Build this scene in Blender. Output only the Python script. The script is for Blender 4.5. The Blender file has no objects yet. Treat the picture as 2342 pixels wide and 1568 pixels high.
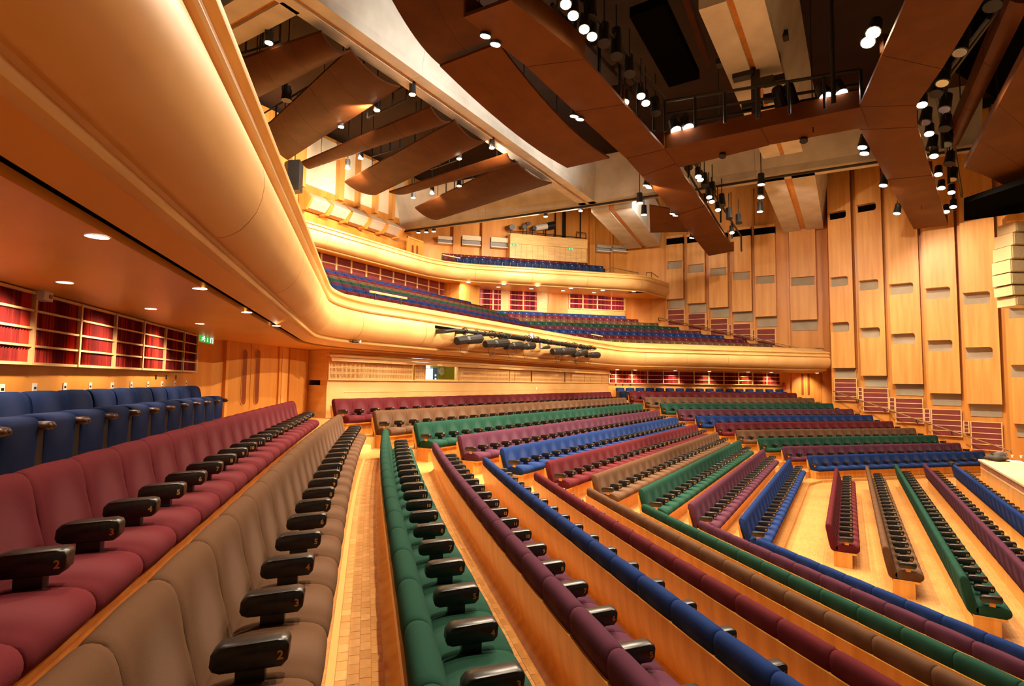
import bpy, bmesh, math, random
from mathutils import Vector, Matrix
random.seed(7)
SC = bpy.context.scene
COL = SC.collection
# ------------------------------------------------------------------ camera
F_PX, PITCH, AZ, ROLL = 1294.606, math.radians(3.9217), math.radians(30.6923), math.radians(0.67607)
EYE_Z = 3.716
EYE = Vector((0.0, 0.0, EYE_Z))
FW = Vector((math.cos(AZ)*math.cos(PITCH), math.sin(AZ)*math.cos(PITCH), math.sin(PITCH)))
RT0 = Vector((math.sin(AZ), -math.cos(AZ), 0.0)); UP0 = RT0.cross(FW)
RT = math.cos(ROLL)*RT0 + math.sin(ROLL)*UP0
UP = -math.sin(ROLL)*RT0 + math.cos(ROLL)*UP0
cam = bpy.data.cameras.new('camera'); cam_o = bpy.data.objects.new('camera', cam); COL.objects.link(cam_o)
cam.sensor_width = 36.0; cam.lens = F_PX/2342*36.0; cam.clip_start = 0.05; cam.clip_end = 300
cam_o.matrix_world = Matrix(((RT.x, UP.x, -FW.x, EYE.x), (RT.y, UP.y, -FW.y, EYE.y), (RT.z, UP.z, -FW.z, EYE.z), (0, 0, 0, 1)))
SC.camera = cam_o
# ------------------------------------------------------------------ world, exposure, house lights
world = bpy.data.worlds.new('world'); SC.world = world; world.use_nodes = True
world.node_tree.nodes['Background'].inputs[0].default_value = (1.0, 0.72, 0.45, 1)
world.node_tree.nodes['Background'].inputs[1].default_value = 0.06
SC.view_settings.view_transform = 'Standard'; SC.view_settings.look = 'None'
SC.view_settings.gamma = 1.0; SC.view_settings.use_curve_mapping = False
SC.view_settings.exposure = 0.0
WARM = (1.0, 0.79, 0.58)
def area_light(name, loc, target, sx, sy, watts, col=WARM):
    l = bpy.data.lights.new(name, 'AREA'); l.shape = 'RECTANGLE'; l.size = sx; l.size_y = sy; l.energy = watts; l.color = col
    o = bpy.data.objects.new(name, l); COL.objects.link(o); o.location = loc
    d = Vector(target)-Vector(loc); o.rotation_euler = d.to_track_quat('-Z', 'Y').to_euler(); return o
def spot_light(name, loc, target, watts, deg=90, blend=.6, col=WARM, r=.08):
    l = bpy.data.lights.new(name, 'SPOT'); l.energy = watts; l.spot_size = math.radians(deg); l.spot_blend = blend; l.color = col; l.shadow_soft_size = r
    o = bpy.data.objects.new(name, l); COL.objects.link(o); o.location = loc
    d = Vector(target)-Vector(loc); o.rotation_euler = d.to_track_quat('-Z', 'Y').to_euler(); return o
# working lamps: pixel of the fixture, height, aim offset, relative power, cone (placed with their fixtures at the end)
ZBR_, ZL_ = 3.716+7.6, 3.716+9.25
FIX = [(1110, 83, ZBR_-.1, 0, 1.5, -6, 1.0, 125), (1313, 266, ZBR_-.1, 0, 1.5, -6, 1.2, 125), (1430, 360, ZBR_-.1, 0, 0, -6, 1.2, 125), (1540, 490, ZBR_-.1, 1, 0, -6, 1.2, 125),
       (1294, 10, ZBR_-.1, -1, -1, -6, 1.2, 130), (1466, 220, ZBR_-.1, 0, -2, -6, 1.2, 130), (1546, 298, ZBR_-.1, 0, -2, -6, 1.2, 130), (1890, 222, ZBR_-.1, 0, -1, -6, 1.2, 130),
       (1985, 97, ZBR_-.1, -1, 0, -6, 1.0, 130), (2020, 424, ZBR_-.1, 2, 0, -6, 1.2, 130), (2146, 399, ZBR_-.1, 0, -2, -6, 1.0, 130), (2109, 240, ZBR_-.1, 0, -3, -6, 1.0, 130),
       (615, 98, ZL_-.1, 0, 0, -6, .9, 110), (780, 290, ZL_-.1, 0, 0, -6, .9, 115), (825, 362, ZL_-.1, 0, 2, -4, .9, 130), (1050, 363, ZL_-.1, 0, 2, -5, .9, 120), (1050, 425, ZL_-.1, 2, 2, -4, .9, 130),
       (1740, 452, 3.716+8.5, 2, 0, -5, .8, 130), (1473, 491, 3.716+8.5, 2, 1, -5, .8, 130)]
# aimed lamps: pixel, height, world target, relative power, cone
AIM = [(1985, 97, ZBR_-.1, (9, 10.8, 3.9), 2.2, 50), (2109, 240, ZBR_-.1, (16, 10.8, 3.9), 2.6, 50), (2125, 306, ZBR_-.1, (24, 10.8, 4.0), 2.8, 50), (1466, 220, ZBR_-.1, (6, 7.5, 4.5), 1.0, 70),
       (2146, 399, ZBR_-.1, (25.5, -7, 1), 4.5, 50), (862, 252, ZL_-.1, (13, 24, 12), 1.0, 100), (825, 362, ZL_-.1, (17, 24, 12.4), 1.3, 110), (795, 385, ZL_-.1, (20, 24, 12.2), 1.3, 110), (988, 442, ZL_-.1, (25, 24, 11.8), .9, 110),
       (1248, 495, 12.9, (31, 20.5, 10.2), .7, 90), (1328, 482, 12.9, (34, 17, 10.2), .7, 100), (1125, 338, ZL_-.2, (29, 22, 10.5), .6, 100),
       (2020, 424, ZBR_-.1, (36, -1, 6), .8, 100), (2051, 488, ZBR_-.1, (33, -6, 6), .6, 110), (1740, 452, 3.716+8.5, (39, 5, 9), .45, 110), (1484, 429, ZBR_-.1, (39, 8, 9), .5, 100)]
BEAM_PX = [(930, 100), (1040, 190), (1150, 262), (1260, 338), (1315, 384)]
# ------------------------------------------------------------------ pixel helpers (2342 x 1568 frame)
def ray(x, y):
    return FW + RT*((x-1171.0)/F_PX) - UP*((y-784.0)/F_PX)
def onz(x, y, z):
    r = ray(x, y); k = (z-EYE_Z)/r.z; return EYE + r*k
def ony(x, y, Y):
    r = ray(x, y); return EYE + r*(Y/r.y)
def onx(x, y, X):
    r = ray(x, y); return EYE + r*(X/r.x)
def onpl(x, y, P, n):
    r = ray(x, y); return EYE + r*((Vector(P)-EYE).dot(n)/r.dot(n))
# ------------------------------------------------------------------ materials
MATS = {}
def new_mat(name):
    m = bpy.data.materials.new(name); m.use_nodes = True
    b = m.node_tree.nodes['Principled BSDF']; return m, m.node_tree, b
def plain(name, col, rough=.6, metal=0.0, spec=None, sheen=0):
    if name in MATS: return MATS[name]
    m, nt, b = new_mat(name)
    b.inputs['Base Color'].default_value = (*col, 1); b.inputs['Roughness'].default_value = rough; b.inputs['Metallic'].default_value = metal
    if spec is not None: b.inputs['Specular IOR Level'].default_value = spec
    MATS[name] = m; return m
def noisy(name, c1, c2, scale=(4, 4, 4), rough=.5, detail=4, bump=0.0, contrast=(.35, .65), metal=0, spec=None, coord='Object', sheen=0, bscale=None):
    if name in MATS: return MATS[name]
    m, nt, b = new_mat(name)
    tc = nt.nodes.new('ShaderNodeTexCoord'); mp = nt.nodes.new('ShaderNodeMapping'); mp.inputs['Scale'].default_value = scale
    nz = nt.nodes.new('ShaderNodeTexNoise'); nz.inputs['Scale'].default_value = 1.0; nz.inputs['Detail'].default_value = detail
    rp = nt.nodes.new('ShaderNodeValToRGB'); rp.color_ramp.elements[0].color = (*c1, 1); rp.color_ramp.elements[1].color = (*c2, 1)
    rp.color_ramp.elements[0].position = contrast[0]; rp.color_ramp.elements[1].position = contrast[1]
    L = nt.links.new
    L(tc.outputs[coord], mp.inputs[0]); L(mp.outputs[0], nz.inputs['Vector']); L(nz.outputs['Fac'], rp.inputs[0]); L(rp.outputs[0], b.inputs['Base Color'])
    b.inputs['Roughness'].default_value = rough; b.inputs['Metallic'].default_value = metal
    if spec is not None: b.inputs['Specular IOR Level'].default_value = spec
    if sheen:
        b.inputs['Sheen Weight'].default_value = sheen; b.inputs['Sheen Roughness'].default_value = .5
    if bump:
        n2 = nt.nodes.new('ShaderNodeTexNoise'); n2.inputs['Scale'].default_value = bscale or 300; n2.inputs['Detail'].default_value = 2
        bp = nt.nodes.new('ShaderNodeBump'); bp.inputs['Strength'].default_value = bump; bp.inputs['Distance'].default_value = .004
        L(tc.outputs['Object'], n2.inputs['Vector']); L(n2.outputs['Fac'], bp.inputs['Height']); L(bp.outputs[0], b.inputs['Normal'])
    MATS[name] = m; return m
def emit(name, col, strength):
    if name in MATS: return MATS[name]
    m, nt, b = new_mat(name)
    b.inputs['Base Color'].default_value = (0, 0, 0, 1); b.inputs['Emission Color'].default_value = (*col, 1); b.inputs['Emission Strength'].default_value = strength
    MATS[name] = m; return m
W_WALL = noisy('wood_wall', (.62, .24, .036), (.76, .335, .068), (2.2, 2.2, .22), .42, 5)
W_PANEL = noisy('wood_panel', (.68, .30, .062), (.80, .40, .100), (5, 5, .35), .45, 5)
W_PALE = noisy('wood_pale', (.79, .445, .155), (.85, .525, .205), (1.2, 1.2, 1.6), .38, 5)
W_LEDGE = noisy('wood_ledge', (.76, .44, .14), (.86, .55, .20), (1.5, 1.5, 8), .4, 5)
W_SOFFIT = noisy('wood_soffit', (.76, .335, .052), (.84, .41, .078), (.8, .8, .8), .35, 5)
W_BENCH = noisy('wood_bench', (.62, .26, .040), (.76, .37, .075), (9, 9, .5), .32, 5)
def parquet_mat():
    m, nt, b = new_mat('wood_floor'); L = nt.links.new
    tc = nt.nodes.new('ShaderNodeTexCoord'); br = nt.nodes.new('ShaderNodeTexBrick'); br.inputs['Scale'].default_value = 1.0
    br.inputs['Brick Width'].default_value = .11; br.inputs['Row Height'].default_value = .055; br.inputs['Mortar Size'].default_value = .0012; br.inputs['Bias'].default_value = -.1
    br.inputs['Color1'].default_value = (.60, .31, .092, 1); br.inputs['Color2'].default_value = (.52, .255, .070, 1); br.inputs['Mortar'].default_value = (.28, .12, .03, 1)
    nz = nt.nodes.new('ShaderNodeTexNoise'); nz.inputs['Scale'].default_value = .9; nz.inputs['Detail'].default_value = 6
    mr = nt.nodes.new('ShaderNodeMapRange'); mr.inputs['From Min'].default_value = .3; mr.inputs['From Max'].default_value = .7; mr.inputs['To Min'].default_value = .82; mr.inputs['To Max'].default_value = 1.15
    mx = nt.nodes.new('ShaderNodeMix'); mx.data_type = 'RGBA'; mx.blend_type = 'MULTIPLY'; mx.inputs['Factor'].default_value = 1.0
    L(tc.outputs['Object'], br.inputs['Vector']); L(tc.outputs['Object'], nz.inputs['Vector']); L(nz.outputs['Fac'], mr.inputs['Value']); L(br.outputs['Color'], mx.inputs['A']); L(mr.outputs['Result'], mx.inputs['B']); L(mx.outputs['Result'], b.inputs['Base Color'])
    b.inputs['Roughness'].default_value = .42; b.inputs['Specular IOR Level'].default_value = .35
    MATS['wood_floor'] = m; return m
W_FLOOR = parquet_mat()
W_BLOCK = [noisy('parquet_%d' % i, c, tuple(min(1, v*1.18) for v in c), (12, 12, 12), .33, 4) for i, c in enumerate([(.64, .335, .10), (.69, .37, .115), (.59, .30, .085), (.74, .42, .14)])]
W_GAP = plain('floor_gap', (.16, .07, .02), .8)
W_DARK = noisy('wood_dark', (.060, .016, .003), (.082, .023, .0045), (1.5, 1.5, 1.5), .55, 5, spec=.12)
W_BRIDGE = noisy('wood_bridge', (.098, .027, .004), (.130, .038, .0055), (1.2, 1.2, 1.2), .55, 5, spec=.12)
W_DOOR = noisy('wood_door', (.58, .225, .036), (.70, .30, .058), (6, 6, .4), .38, 5)
W_DOORGLASS = noisy('door_vision', (.20, .045, .012), (.27, .065, .02), (6, 6, .6), .3, 4)
CONC = noisy('concrete', (.56, .50, .40), (.68, .62, .51), (1.3, 1.3, 1.3), .75, 6)
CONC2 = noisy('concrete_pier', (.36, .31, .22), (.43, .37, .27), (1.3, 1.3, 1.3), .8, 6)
BLACK = plain('black_metal', (.012, .011, .010), .45)
BLACKC = plain('black_void', (.004, .0035, .003), 1.0, 0, 0.0)
ARM = noisy('armrest_leather', (.012, .010, .008), (.022, .018, .014), (30, 30, 30), .33, 3)
GOLD = plain('gold_number', (.72, .42, .12), .4)
STEEL = plain('steel', (.55, .5, .42), .3, 1.0)
BRASS = plain('bronze_rail', (.36, .22, .10), .35, .7)
CREAM = plain('cream_trim', (.82, .52, .22), .5)
REDP = noisy('maroon_panel', (.20, .028, .022), (.24, .036, .028), (2, 2, 2), .7, 3)
WHITE = plain('white_plastic', (.8, .78, .7), .4)
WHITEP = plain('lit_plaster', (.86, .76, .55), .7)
GREY = plain('grey_plastic', (.3, .3, .32), .5)
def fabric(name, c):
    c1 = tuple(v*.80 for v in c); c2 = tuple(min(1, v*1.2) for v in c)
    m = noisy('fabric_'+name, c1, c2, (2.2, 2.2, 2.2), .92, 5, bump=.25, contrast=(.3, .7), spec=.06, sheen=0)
    # paler oval in the middle of each backrest
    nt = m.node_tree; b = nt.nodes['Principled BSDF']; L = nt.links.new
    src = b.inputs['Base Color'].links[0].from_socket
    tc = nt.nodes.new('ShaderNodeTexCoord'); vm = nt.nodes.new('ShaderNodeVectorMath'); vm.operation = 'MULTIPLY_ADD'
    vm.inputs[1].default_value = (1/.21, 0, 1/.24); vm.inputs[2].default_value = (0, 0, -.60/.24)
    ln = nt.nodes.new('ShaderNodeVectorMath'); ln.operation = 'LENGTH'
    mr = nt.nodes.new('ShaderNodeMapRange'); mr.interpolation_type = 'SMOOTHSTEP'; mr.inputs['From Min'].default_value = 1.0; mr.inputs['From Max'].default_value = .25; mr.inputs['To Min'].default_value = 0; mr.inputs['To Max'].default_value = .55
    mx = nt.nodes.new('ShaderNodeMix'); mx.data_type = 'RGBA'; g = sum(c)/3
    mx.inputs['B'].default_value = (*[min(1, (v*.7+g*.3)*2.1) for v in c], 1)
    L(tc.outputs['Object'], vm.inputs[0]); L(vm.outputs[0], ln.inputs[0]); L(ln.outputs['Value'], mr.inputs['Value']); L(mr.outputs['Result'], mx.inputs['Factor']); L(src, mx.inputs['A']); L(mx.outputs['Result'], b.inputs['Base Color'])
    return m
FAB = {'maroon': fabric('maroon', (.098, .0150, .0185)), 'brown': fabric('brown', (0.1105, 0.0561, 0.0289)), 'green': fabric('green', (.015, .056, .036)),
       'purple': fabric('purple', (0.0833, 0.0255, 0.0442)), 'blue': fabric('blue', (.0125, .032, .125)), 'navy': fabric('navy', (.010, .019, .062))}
def stripes(name, cols, sc=(9, 9, 0), det=3, rgh=.5):
    m, nt, b = new_mat(name)
    tc = nt.nodes.new('ShaderNodeTexCoord'); mp = nt.nodes.new('ShaderNodeMapping'); mp.inputs['Scale'].default_value = sc
    nz = nt.nodes.new('ShaderNodeTexNoise'); nz.inputs['Scale'].default_value = 1.0; nz.inputs['Detail'].default_value = det; nz.inputs['Roughness'].default_value = rgh
    rp = nt.nodes.new('ShaderNodeValToRGB'); rp.color_ramp.interpolation = 'CONSTANT'
    rp.color_ramp.elements[0].color = (*cols[0], 1); rp.color_ramp.elements[0].position = 0
    rp.color_ramp.elements[1].color = (*cols[1], 1); rp.color_ramp.elements[1].position = .45
    for k, c in enumerate(cols[2:]):
        e = rp.color_ramp.elements.new(.54+.09*k); e.color = (*c, 1)
    L = nt.links.new; L(tc.outputs['Object'], mp.inputs[0]); L(mp.outputs[0], nz.inputs['Vector']); L(nz.outputs['Fac'], rp.inputs[0]); L(rp.outputs[0], b.inputs['Base Color'])
    b.inputs['Roughness'].default_value = .85; b.inputs['Specular IOR Level'].default_value = .2; return m
PLEAT = stripes('pleated_red', [(.15, .014, .012), (.22, .016, .012), (.52, .040, .020)], (4.5, 4.5, 0), 5, .85)  # finer streaks put the dark of the pleat folds into the red tones
CURT = stripes('striped_curtain', [(.13, .012, .030), (.26, .018, .040), (.50, .035, .045), (.62, .30, .32)], (5, 5, 0))
LAMP = emit('lamp_lens', (1.0, .80, .50), 60)
LAMPW = emit('lamp_lens_cool', (1.0, .86, .80), 60)
DOWN = emit('downlight_lens', (1.0, .84, .58), 6)
GREENE = emit('exit_green', (.02, .42, .06), 1.0)
WHITEE = emit('exit_white', (.85, 1.0, .80), 1.6)
# ------------------------------------------------------------------ mesh helpers
def link(name, me, mat, parent=None, smooth=False):
    o = bpy.data.objects.new(name, me); COL.objects.link(o)
    if mat is not None and not me.materials: me.materials.append(mat)
    if parent is not None: o.parent = parent
    if smooth:
        for p in me.polygons: p.use_smooth = True
    return o
def mesh(verts, faces, name='m'):
    me = bpy.data.meshes.new(name); me.from_pydata([tuple(v) for v in verts], [], faces); me.update(); return me
def tag(o, label, cat, group=None, kind=None):
    o['label'] = label; o['category'] = cat
    if group: o['group'] = group
    if kind: o['kind'] = kind
    return o
def struct(o, label=None):
    o['kind'] = 'structure'
    if label: o['label'] = label
    return o
def empty(name, loc=(0, 0, 0), m=None):
    o = bpy.data.objects.new(name, None); COL.objects.link(o); o.empty_display_size = .2
    if m is not None: o.matrix_world = m
    else: o.location = loc
    return o
class MB:
    def __init__(s): s.v = []; s.f = []
    def add(s, vs, fs):
        n = len(s.v); s.v += [tuple(v) for v in vs]; s.f += [tuple(i+n for i in f) for f in fs]; return s
    def box(s, a, b, M=None):
        x0, y0, z0 = a; x1, y1, z1 = b
        vs = [Vector(p) for p in ((x0, y0, z0), (x1, y0, z0), (x1, y1, z0), (x0, y1, z0), (x0, y0, z1), (x1, y0, z1), (x1, y1, z1), (x0, y1, z1))]
        if M is not None: vs = [M @ p for p in vs]
        return s.add(vs, [(0, 3, 2, 1), (4, 5, 6, 7), (0, 1, 5, 4), (1, 2, 6, 5), (2, 3, 7, 6), (3, 0, 4, 7)])
    def tube(s, pts, r, n=8, caps=True):
        pts = [Vector(p) for p in pts]; rings = []
        for i, p in enumerate(pts):
            d = (pts[min(i+1, len(pts)-1)]-pts[max(i-1, 0)]).normalized()
            a = Vector((0, 0, 1)) if abs(d.z) < .9 else Vector((1, 0, 0))
            u = d.cross(a).normalized(); w = d.cross(u)
            rr = r[i] if isinstance(r, (list, tuple)) else r
            rings.append([p+(u*math.cos(2*math.pi*k/n)+w*math.sin(2*math.pi*k/n))*rr for k in range(n)])
        vs = [v for g in rings for v in g]; fs = []
        for i in range(len(pts)-1):
            for k in range(n):
                fs.append((i*n+k, i*n+(k+1) % n, (i+1)*n+(k+1) % n, (i+1)*n+k))
        if caps: fs.append(tuple(range(n))[::-1]); fs.append(tuple(range((len(pts)-1)*n, len(pts)*n)))
        return s.add(vs, fs)
    def prism(s, poly, z0, z1):
        n = len(poly); vs = [(p[0], p[1], z0) for p in poly]+[(p[0], p[1], z1) for p in poly]
        fs = [tuple(range(n))[::-1], tuple(range(n, 2*n))]+[(k, (k+1) % n, n+(k+1) % n, n+k) for k in range(n)]
        return s.add(vs, fs)
    def quad(s, a, b, c, d): return s.add([a, b, c, d], [(0, 1, 2, 3)])
    def mesh(s):
        me = mesh(s.v, s.f); bm = bmesh.new(); bm.from_mesh(me); bmesh.ops.recalc_face_normals(bm, faces=bm.faces); bm.to_mesh(me); bm.free(); return me
    def build(s, name, mat, parent=None, smooth=False): return link(name, s.mesh(), mat, parent, smooth)
def smooth_by_angle(o, deg=40):
    me = o.data
    for p in me.polygons: p.use_smooth = True
    me.set_sharp_from_angle(angle=math.radians(deg)); return o
def sweep(stations, prof, closed=False):
    """stations: list of (pos2d Vector, normal2d Vector); prof: list of (delta, z) -> MB"""
    mb = MB(); n = len(prof); vs = []
    for p, nn in stations:
        for d, z in prof: vs.append((p.x+nn.x*d, p.y+nn.y*d, z))
    fs = []
    m = n if closed else n-1
    for i in range(len(stations)-1):
        for k in range(m):
            k2 = (k+1) % n
            fs.append((i*n+k, (i+1)*n+k, (i+1)*n+k2, i*n+k2))
    if closed: fs.append(tuple(range(n))); fs.append(tuple(range((len(stations)-1)*n, len(stations)*n))[::-1])
    mb.add(vs, fs); return mb
def frame2(ex2, origin):
    """matrix: local x along row, local y = -front, z up"""
    ex = Vector((ex2[0], ex2[1], 0)).normalized(); ey = Vector((-ex.y, ex.x, 0))
    return Matrix(((ex.x, ey.x, 0, origin[0]), (ex.y, ey.y, 0, origin[1]), (0, 0, 1, origin[2]), (0, 0, 0, 1)))
# ================================================================== seating geometry (from the fit of all rows)
XC = 18.372
S2 = math.sqrt(.5)
YC = [10.469-.929*i-.001*i*i for i in range(10)]
ZT = [2.415-.2578*i for i in range(10)]
HL = [9.015, 8.622, 8.255, 7.825, 7.49, 7.097, 6.707, 6.371, 5.983, 5.596]
PXO = [10.487, 10.084, 9.719, 9.308, 8.911, 8.52, 8.134, 7.765, 7.395, 7.042]
PYO = [9.915, 8.958, 8.024, 7.082, 6.127, 5.189, 4.246, 3.295, 2.341, 1.401]
RLEN = [10.5, 10.49, 10.47, 10.47, 10.32, 10.17, 10.04, 9.81, 9.5, 9.2]
LEFT_S = [11.2, 11.2, 11.0, 11.0, 10.9, 10.8, 10.7, 10.5, 10.3, 10.1]
COLS10 = ['maroon', 'brown', 'green', 'purple', 'blue']*2
BOWA = [.09, .165, .16, .18, .18, .18, .15, .15, .12, .09]
def bow(s, i):
    s = min(max(s, 0), 7.0); return .10+BOWA[i]*(1-(1-s/7)**2)
def rowpt(block, i, s):
    """ridge of the back; s from the end nearest the photographer for C/R, from the aisle end for L. returns pos, ex, front"""
    if block == 'C':
        return Vector((XC-HL[i]+s, YC[i])), Vector((1, 0)), Vector((0, -1))
    e = Vector((XC-PXO[i], PYO[i])); p = e+Vector((-S2, -S2))*s+Vector((-S2, S2))*bow(s, i)
    h = .05; q = e+Vector((-S2, -S2))*(s+h)+Vector((-S2, S2))*bow(s+h, i)
    ex = (p-q).normalized()
    if block == 'L': return p, ex, Vector((ex.y, -ex.x))
    p = Vector((2*XC-p.x, p.y)); exr = Vector((ex.x, -ex.y)); return p, exr, Vector((exr.y, -exr.x))
# ---- tiers: one stepped floor slab per row, running through all three blocks
def tier_line(i, q):
    pts = []
    ii = min(max(i, 0), 9)
    for s in (13, 11, 9, 7, 5.5, 4, 3, 2, 1, 0):
        p, ex, f = rowpt('L', ii, s); pts.append(p+f*(q+.93*(i-ii)))
    for k in range(5):
        p, ex, f = rowpt('C', ii, 2*HL[ii]*k/4); pts.append(p+f*(q+.93*(i-ii)))
    for s in (0, 1, 2, 3, 4, 5.5, 7, 9, 11, 12.2):
        p, ex, f = rowpt('R', ii, s); pts.append(p+f*(q+.93*(i-ii)))
    return pts
ZCH = 2.80   # chair tier
TIERS = []
def strip(a, b, z, zlow):
    mb = MB(); n = len(a); vs = [(p.x, p.y, z) for p in a]+[(p.x, p.y, z) for p in b]+[(p.x, p.y, zlow) for p in b]
    fs = []
    for k in range(n-1):
        fs.append((k, k+1, n+k+1, n+k)); fs.append((n+k, n+k+1, 2*n+k+1, 2*n+k))
    return mb.add(vs, fs)
for i in range(10):
    a = tier_line(i, .13); b = tier_line(i+1, .13) if i < 9 else tier_line(9, .70)
    zl = ZT[i+1] if i < 9 else 0.0
    o = struct(strip(a, b, ZT[i], zl-.02).build('floor_tier', W_FLOOR), 'raked wooden floor step carrying one bench row')
    TIERS.append(o)
o = struct(strip(tier_line(-1, -.9), tier_line(0, .13), ZCH, ZT[0]-.02).build('floor_tier', W_FLOOR), 'top wooden floor step carrying the blue tip-up chairs')
fl = MB(); fl.box((-14, -30, -.2), (60, 3.2, 0)); floor = struct(fl.build('floor', W_FLOOR), 'flat parquet floor in front of the stage')
# half steps in the two aisles
def aisle_steps():
    for side in (-1, 1):
        for i in range(0, 10):
            xl = XC+side*PXO[i]; xr = XC+side*HL[i]
            a, ex, f = rowpt('L' if side < 0 else 'R', i, -.06); c = Vector((XC+side*(HL[i]+.05), YC[i])); cf = Vector((0, -1))
            zl = ZT[i+1] if i < 9 else 0.0
            zz = (ZT[i]+zl)/2
            if ZT[i]-zl < .15: continue
            q0, q1 = 1.02, 1.34
            pa = a+f*q0; pb = a+f*q1; pc = c+cf*q1; pd = c+cf*q0
            m1 = (pb+pc)/2+(f+cf).normalized()*.05
            mb = MB().prism([pa, pb, m1, pc, pd], zl, zz)
            o = struct(mb.build('floor_step', W_LEDGE), 'pale half step in the aisle between two seating blocks')
aisle_steps()
# parquet blocks on the two near walkways
def parquet(i, s_lo, s_hi, qa, qb, tier, nmax=290):
    bl = .105; bw = .062; g = .0016
    base = MB().box((-bl/2+g, -bw/2+g, 0), (bl/2-g, bw/2-g, .004)).mesh()
    meshes = []
    for m in W_BLOCK:
        c = base.copy(); c.materials.append(m); meshes.append(c)
    items = []
    nq = int((qb-qa)/bw); ns = int((s_hi-s_lo)/bl)
    for r in range(nq):
        for k in range(ns):
            s = s_hi-(k+(.5 if r % 2 else 0))*bl
            if s < s_lo: continue
            p, ex, f = rowpt('L', i, s); c = p+f*(qa+(r+.5)*bw); items.append((s, c, ex))
    items.sort(key=lambda t: -t[0])
    rest = [MB() for _ in meshes]
    vis = [it for it in items if it[0] < 9.45]
    for k, (s, c, ex) in enumerate(vis):
        M = frame2(ex, (c.x, c.y, ZT[i]+random.uniform(.0002, .0012)))
        j = random.choice((0, 0, 1, 1, 2, 3))
        if k < nmax:
            o = bpy.data.objects.new('parquet_block', meshes[j]); COL.objects.link(o); o.matrix_world = M; o.parent = tier
        else: rest[j].box((-bl/2+g, -bw/2+g, 0), (bl/2-g, bw/2-g, .004), M)
    for j, r in enumerate(rest):
        o = r.build('parquet_blocks', W_BLOCK[j], tier); o['kind'] = 'stuff'
st_ = [(rowpt('L', 1, s)[0], rowpt('L', 1, s)[2]) for s in [11-.5*k for k in range(22)]]
sweep(st_, [(.575, ZT[1]), (.575, ZT[1]+.006), (.618, ZT[1]+.006), (.618, ZT[1])], True).build('edge_strip', plain('yellow_strip', (.62, .46, .12), .6), TIERS[1])
parquet(1, .6, 9.5, .62, .995, TIERS[1])
parquet(2, .6, 9.5, .60, .995, TIERS[2])
# ------------------------------------------------------------------ bench parts
def extrude_profile(prof, xs, inset, name):
    """prof closed (q,z) list; stations xs with inset scale toward centroid"""
    if name in ('seat', 'back', 'cb', 'cs'):
        prof = [r for a, b in zip(prof, prof[1:]+prof[:1]) for r in ((a[0]*.75+b[0]*.25, a[1]*.75+b[1]*.25), (a[0]*.25+b[0]*.75, a[1]*.25+b[1]*.75))]
    cq = sum(p[0] for p in prof)/len(prof); cz = sum(p[1] for p in prof)/len(prof)
    vs = []; n = len(prof)
    for x, k in zip(xs, inset):
        for q, z in prof:
            dq, dz = q-cq, z-cz; L = math.hypot(dq, dz)
            kk = max(0, 1-k/L) if L > 0 else 1
            vs.append((x, -(cq+dq*kk), cz+dz*kk))
    fs = []
    for a in range(len(xs)-1):
        for k in range(n): fs.append((a*n+k, a*n+(k+1) % n, (a+1)*n+(k+1) % n, (a+1)*n+k))
    fs.append(tuple(range(n))[::-1]); fs.append(tuple(range((len(xs)-1)*n, len(xs)*n)))
    mb = MB(); mb.add(vs, fs); me = mb.mesh()
    for p in me.polygons: p.use_smooth = True
    me.set_sharp_from_angle(angle=math.radians(50)); return me
BACK_P = [(.005, .66), (-.012, .74), (-.015, .80), (.0, .84), (.035, .855), (.075, .845), (.105, .81), (.125, .74), (.145, .64), (.17, .54), (.195, .44), (.215, .36), (.14, .34), (.11, .42), (.06, .56)]
SEAT_P = [(.16, .33), (.16, .40), (.20, .445), (.30, .468), (.42, .472), (.52, .466), (.575, .445), (.600, .405), (.60, .36), (.575, .325), (.54, .30), (.40, .29), (.25, .29)]
BACK_F = [(.085, .30), (.045, .45), (.01, .62), (-.012, .76), (-.012, .81), (.0, .84), (.035, .855), (.075, .845), (.105, .81), (.125, .74), (.145, .64), (.17, .54), (.195, .44), (.215, .36), (.20, .30)]
def stations(w): return [-w/2+.001, -w/2+.012, -w/2+.05, 0, w/2-.05, w/2-.012, w/2-.001], [.016, .005, .001, -.003, .001, .005, .016]
def seat_meshes(w, full=False):
    xs, ins = stations(w); return extrude_profile(SEAT_P, xs, ins, 'seat'), extrude_profile(BACK_F if full else BACK_P, xs, ins, 'back')
SEATM = {}
def get_seat(w, full=False):
    k = (round(w, 3), full)
    if k not in SEATM: SEATM[k] = seat_meshes(*k)
    return SEATM[k]
def arm_mesh():
    prof = [(q_, z_-.02) for q_, z_ in [(.226, .56), (.230, .60), (.250, .622), (.28, .630), (.46, .640), (.484, .632), (.492, .612), (.488, .562), (.468, .540), (.26, .532), (.235, .542)]]
    prof2 = prof
    me = extrude_profile(prof, [-.042, -.035, .035, .042], [.009, 0, 0, .009], 'arm'); return me
ARM_ME = arm_mesh()
POST_ME = MB().box((-.024, -.41, .40), (.024, -.31, .525)).mesh()
ENDPOST_ME = MB().box((-.012, -.405, .24), (.012, -.33, .53)).mesh()
NUM = {}
def num_mesh(t):
    if t not in NUM:
        cu = bpy.data.curves.new('number', 'FONT'); cu.body = t; cu.size = .044; cu.extrude = .0006; cu.align_x = 'RIGHT'; cu.offset = .0012; cu.resolution_u = 3
        o = bpy.data.objects.new('tmp', cu); COL.objects.link(o)
        dg = bpy.context.evaluated_depsgraph_get(); me = bpy.data.meshes.new_from_object(o.evaluated_get(dg)); bpy.data.objects.remove(o)
        me.materials.clear(); me.materials.append(GOLD); NUM[t] = me
    return NUM[t]
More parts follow.
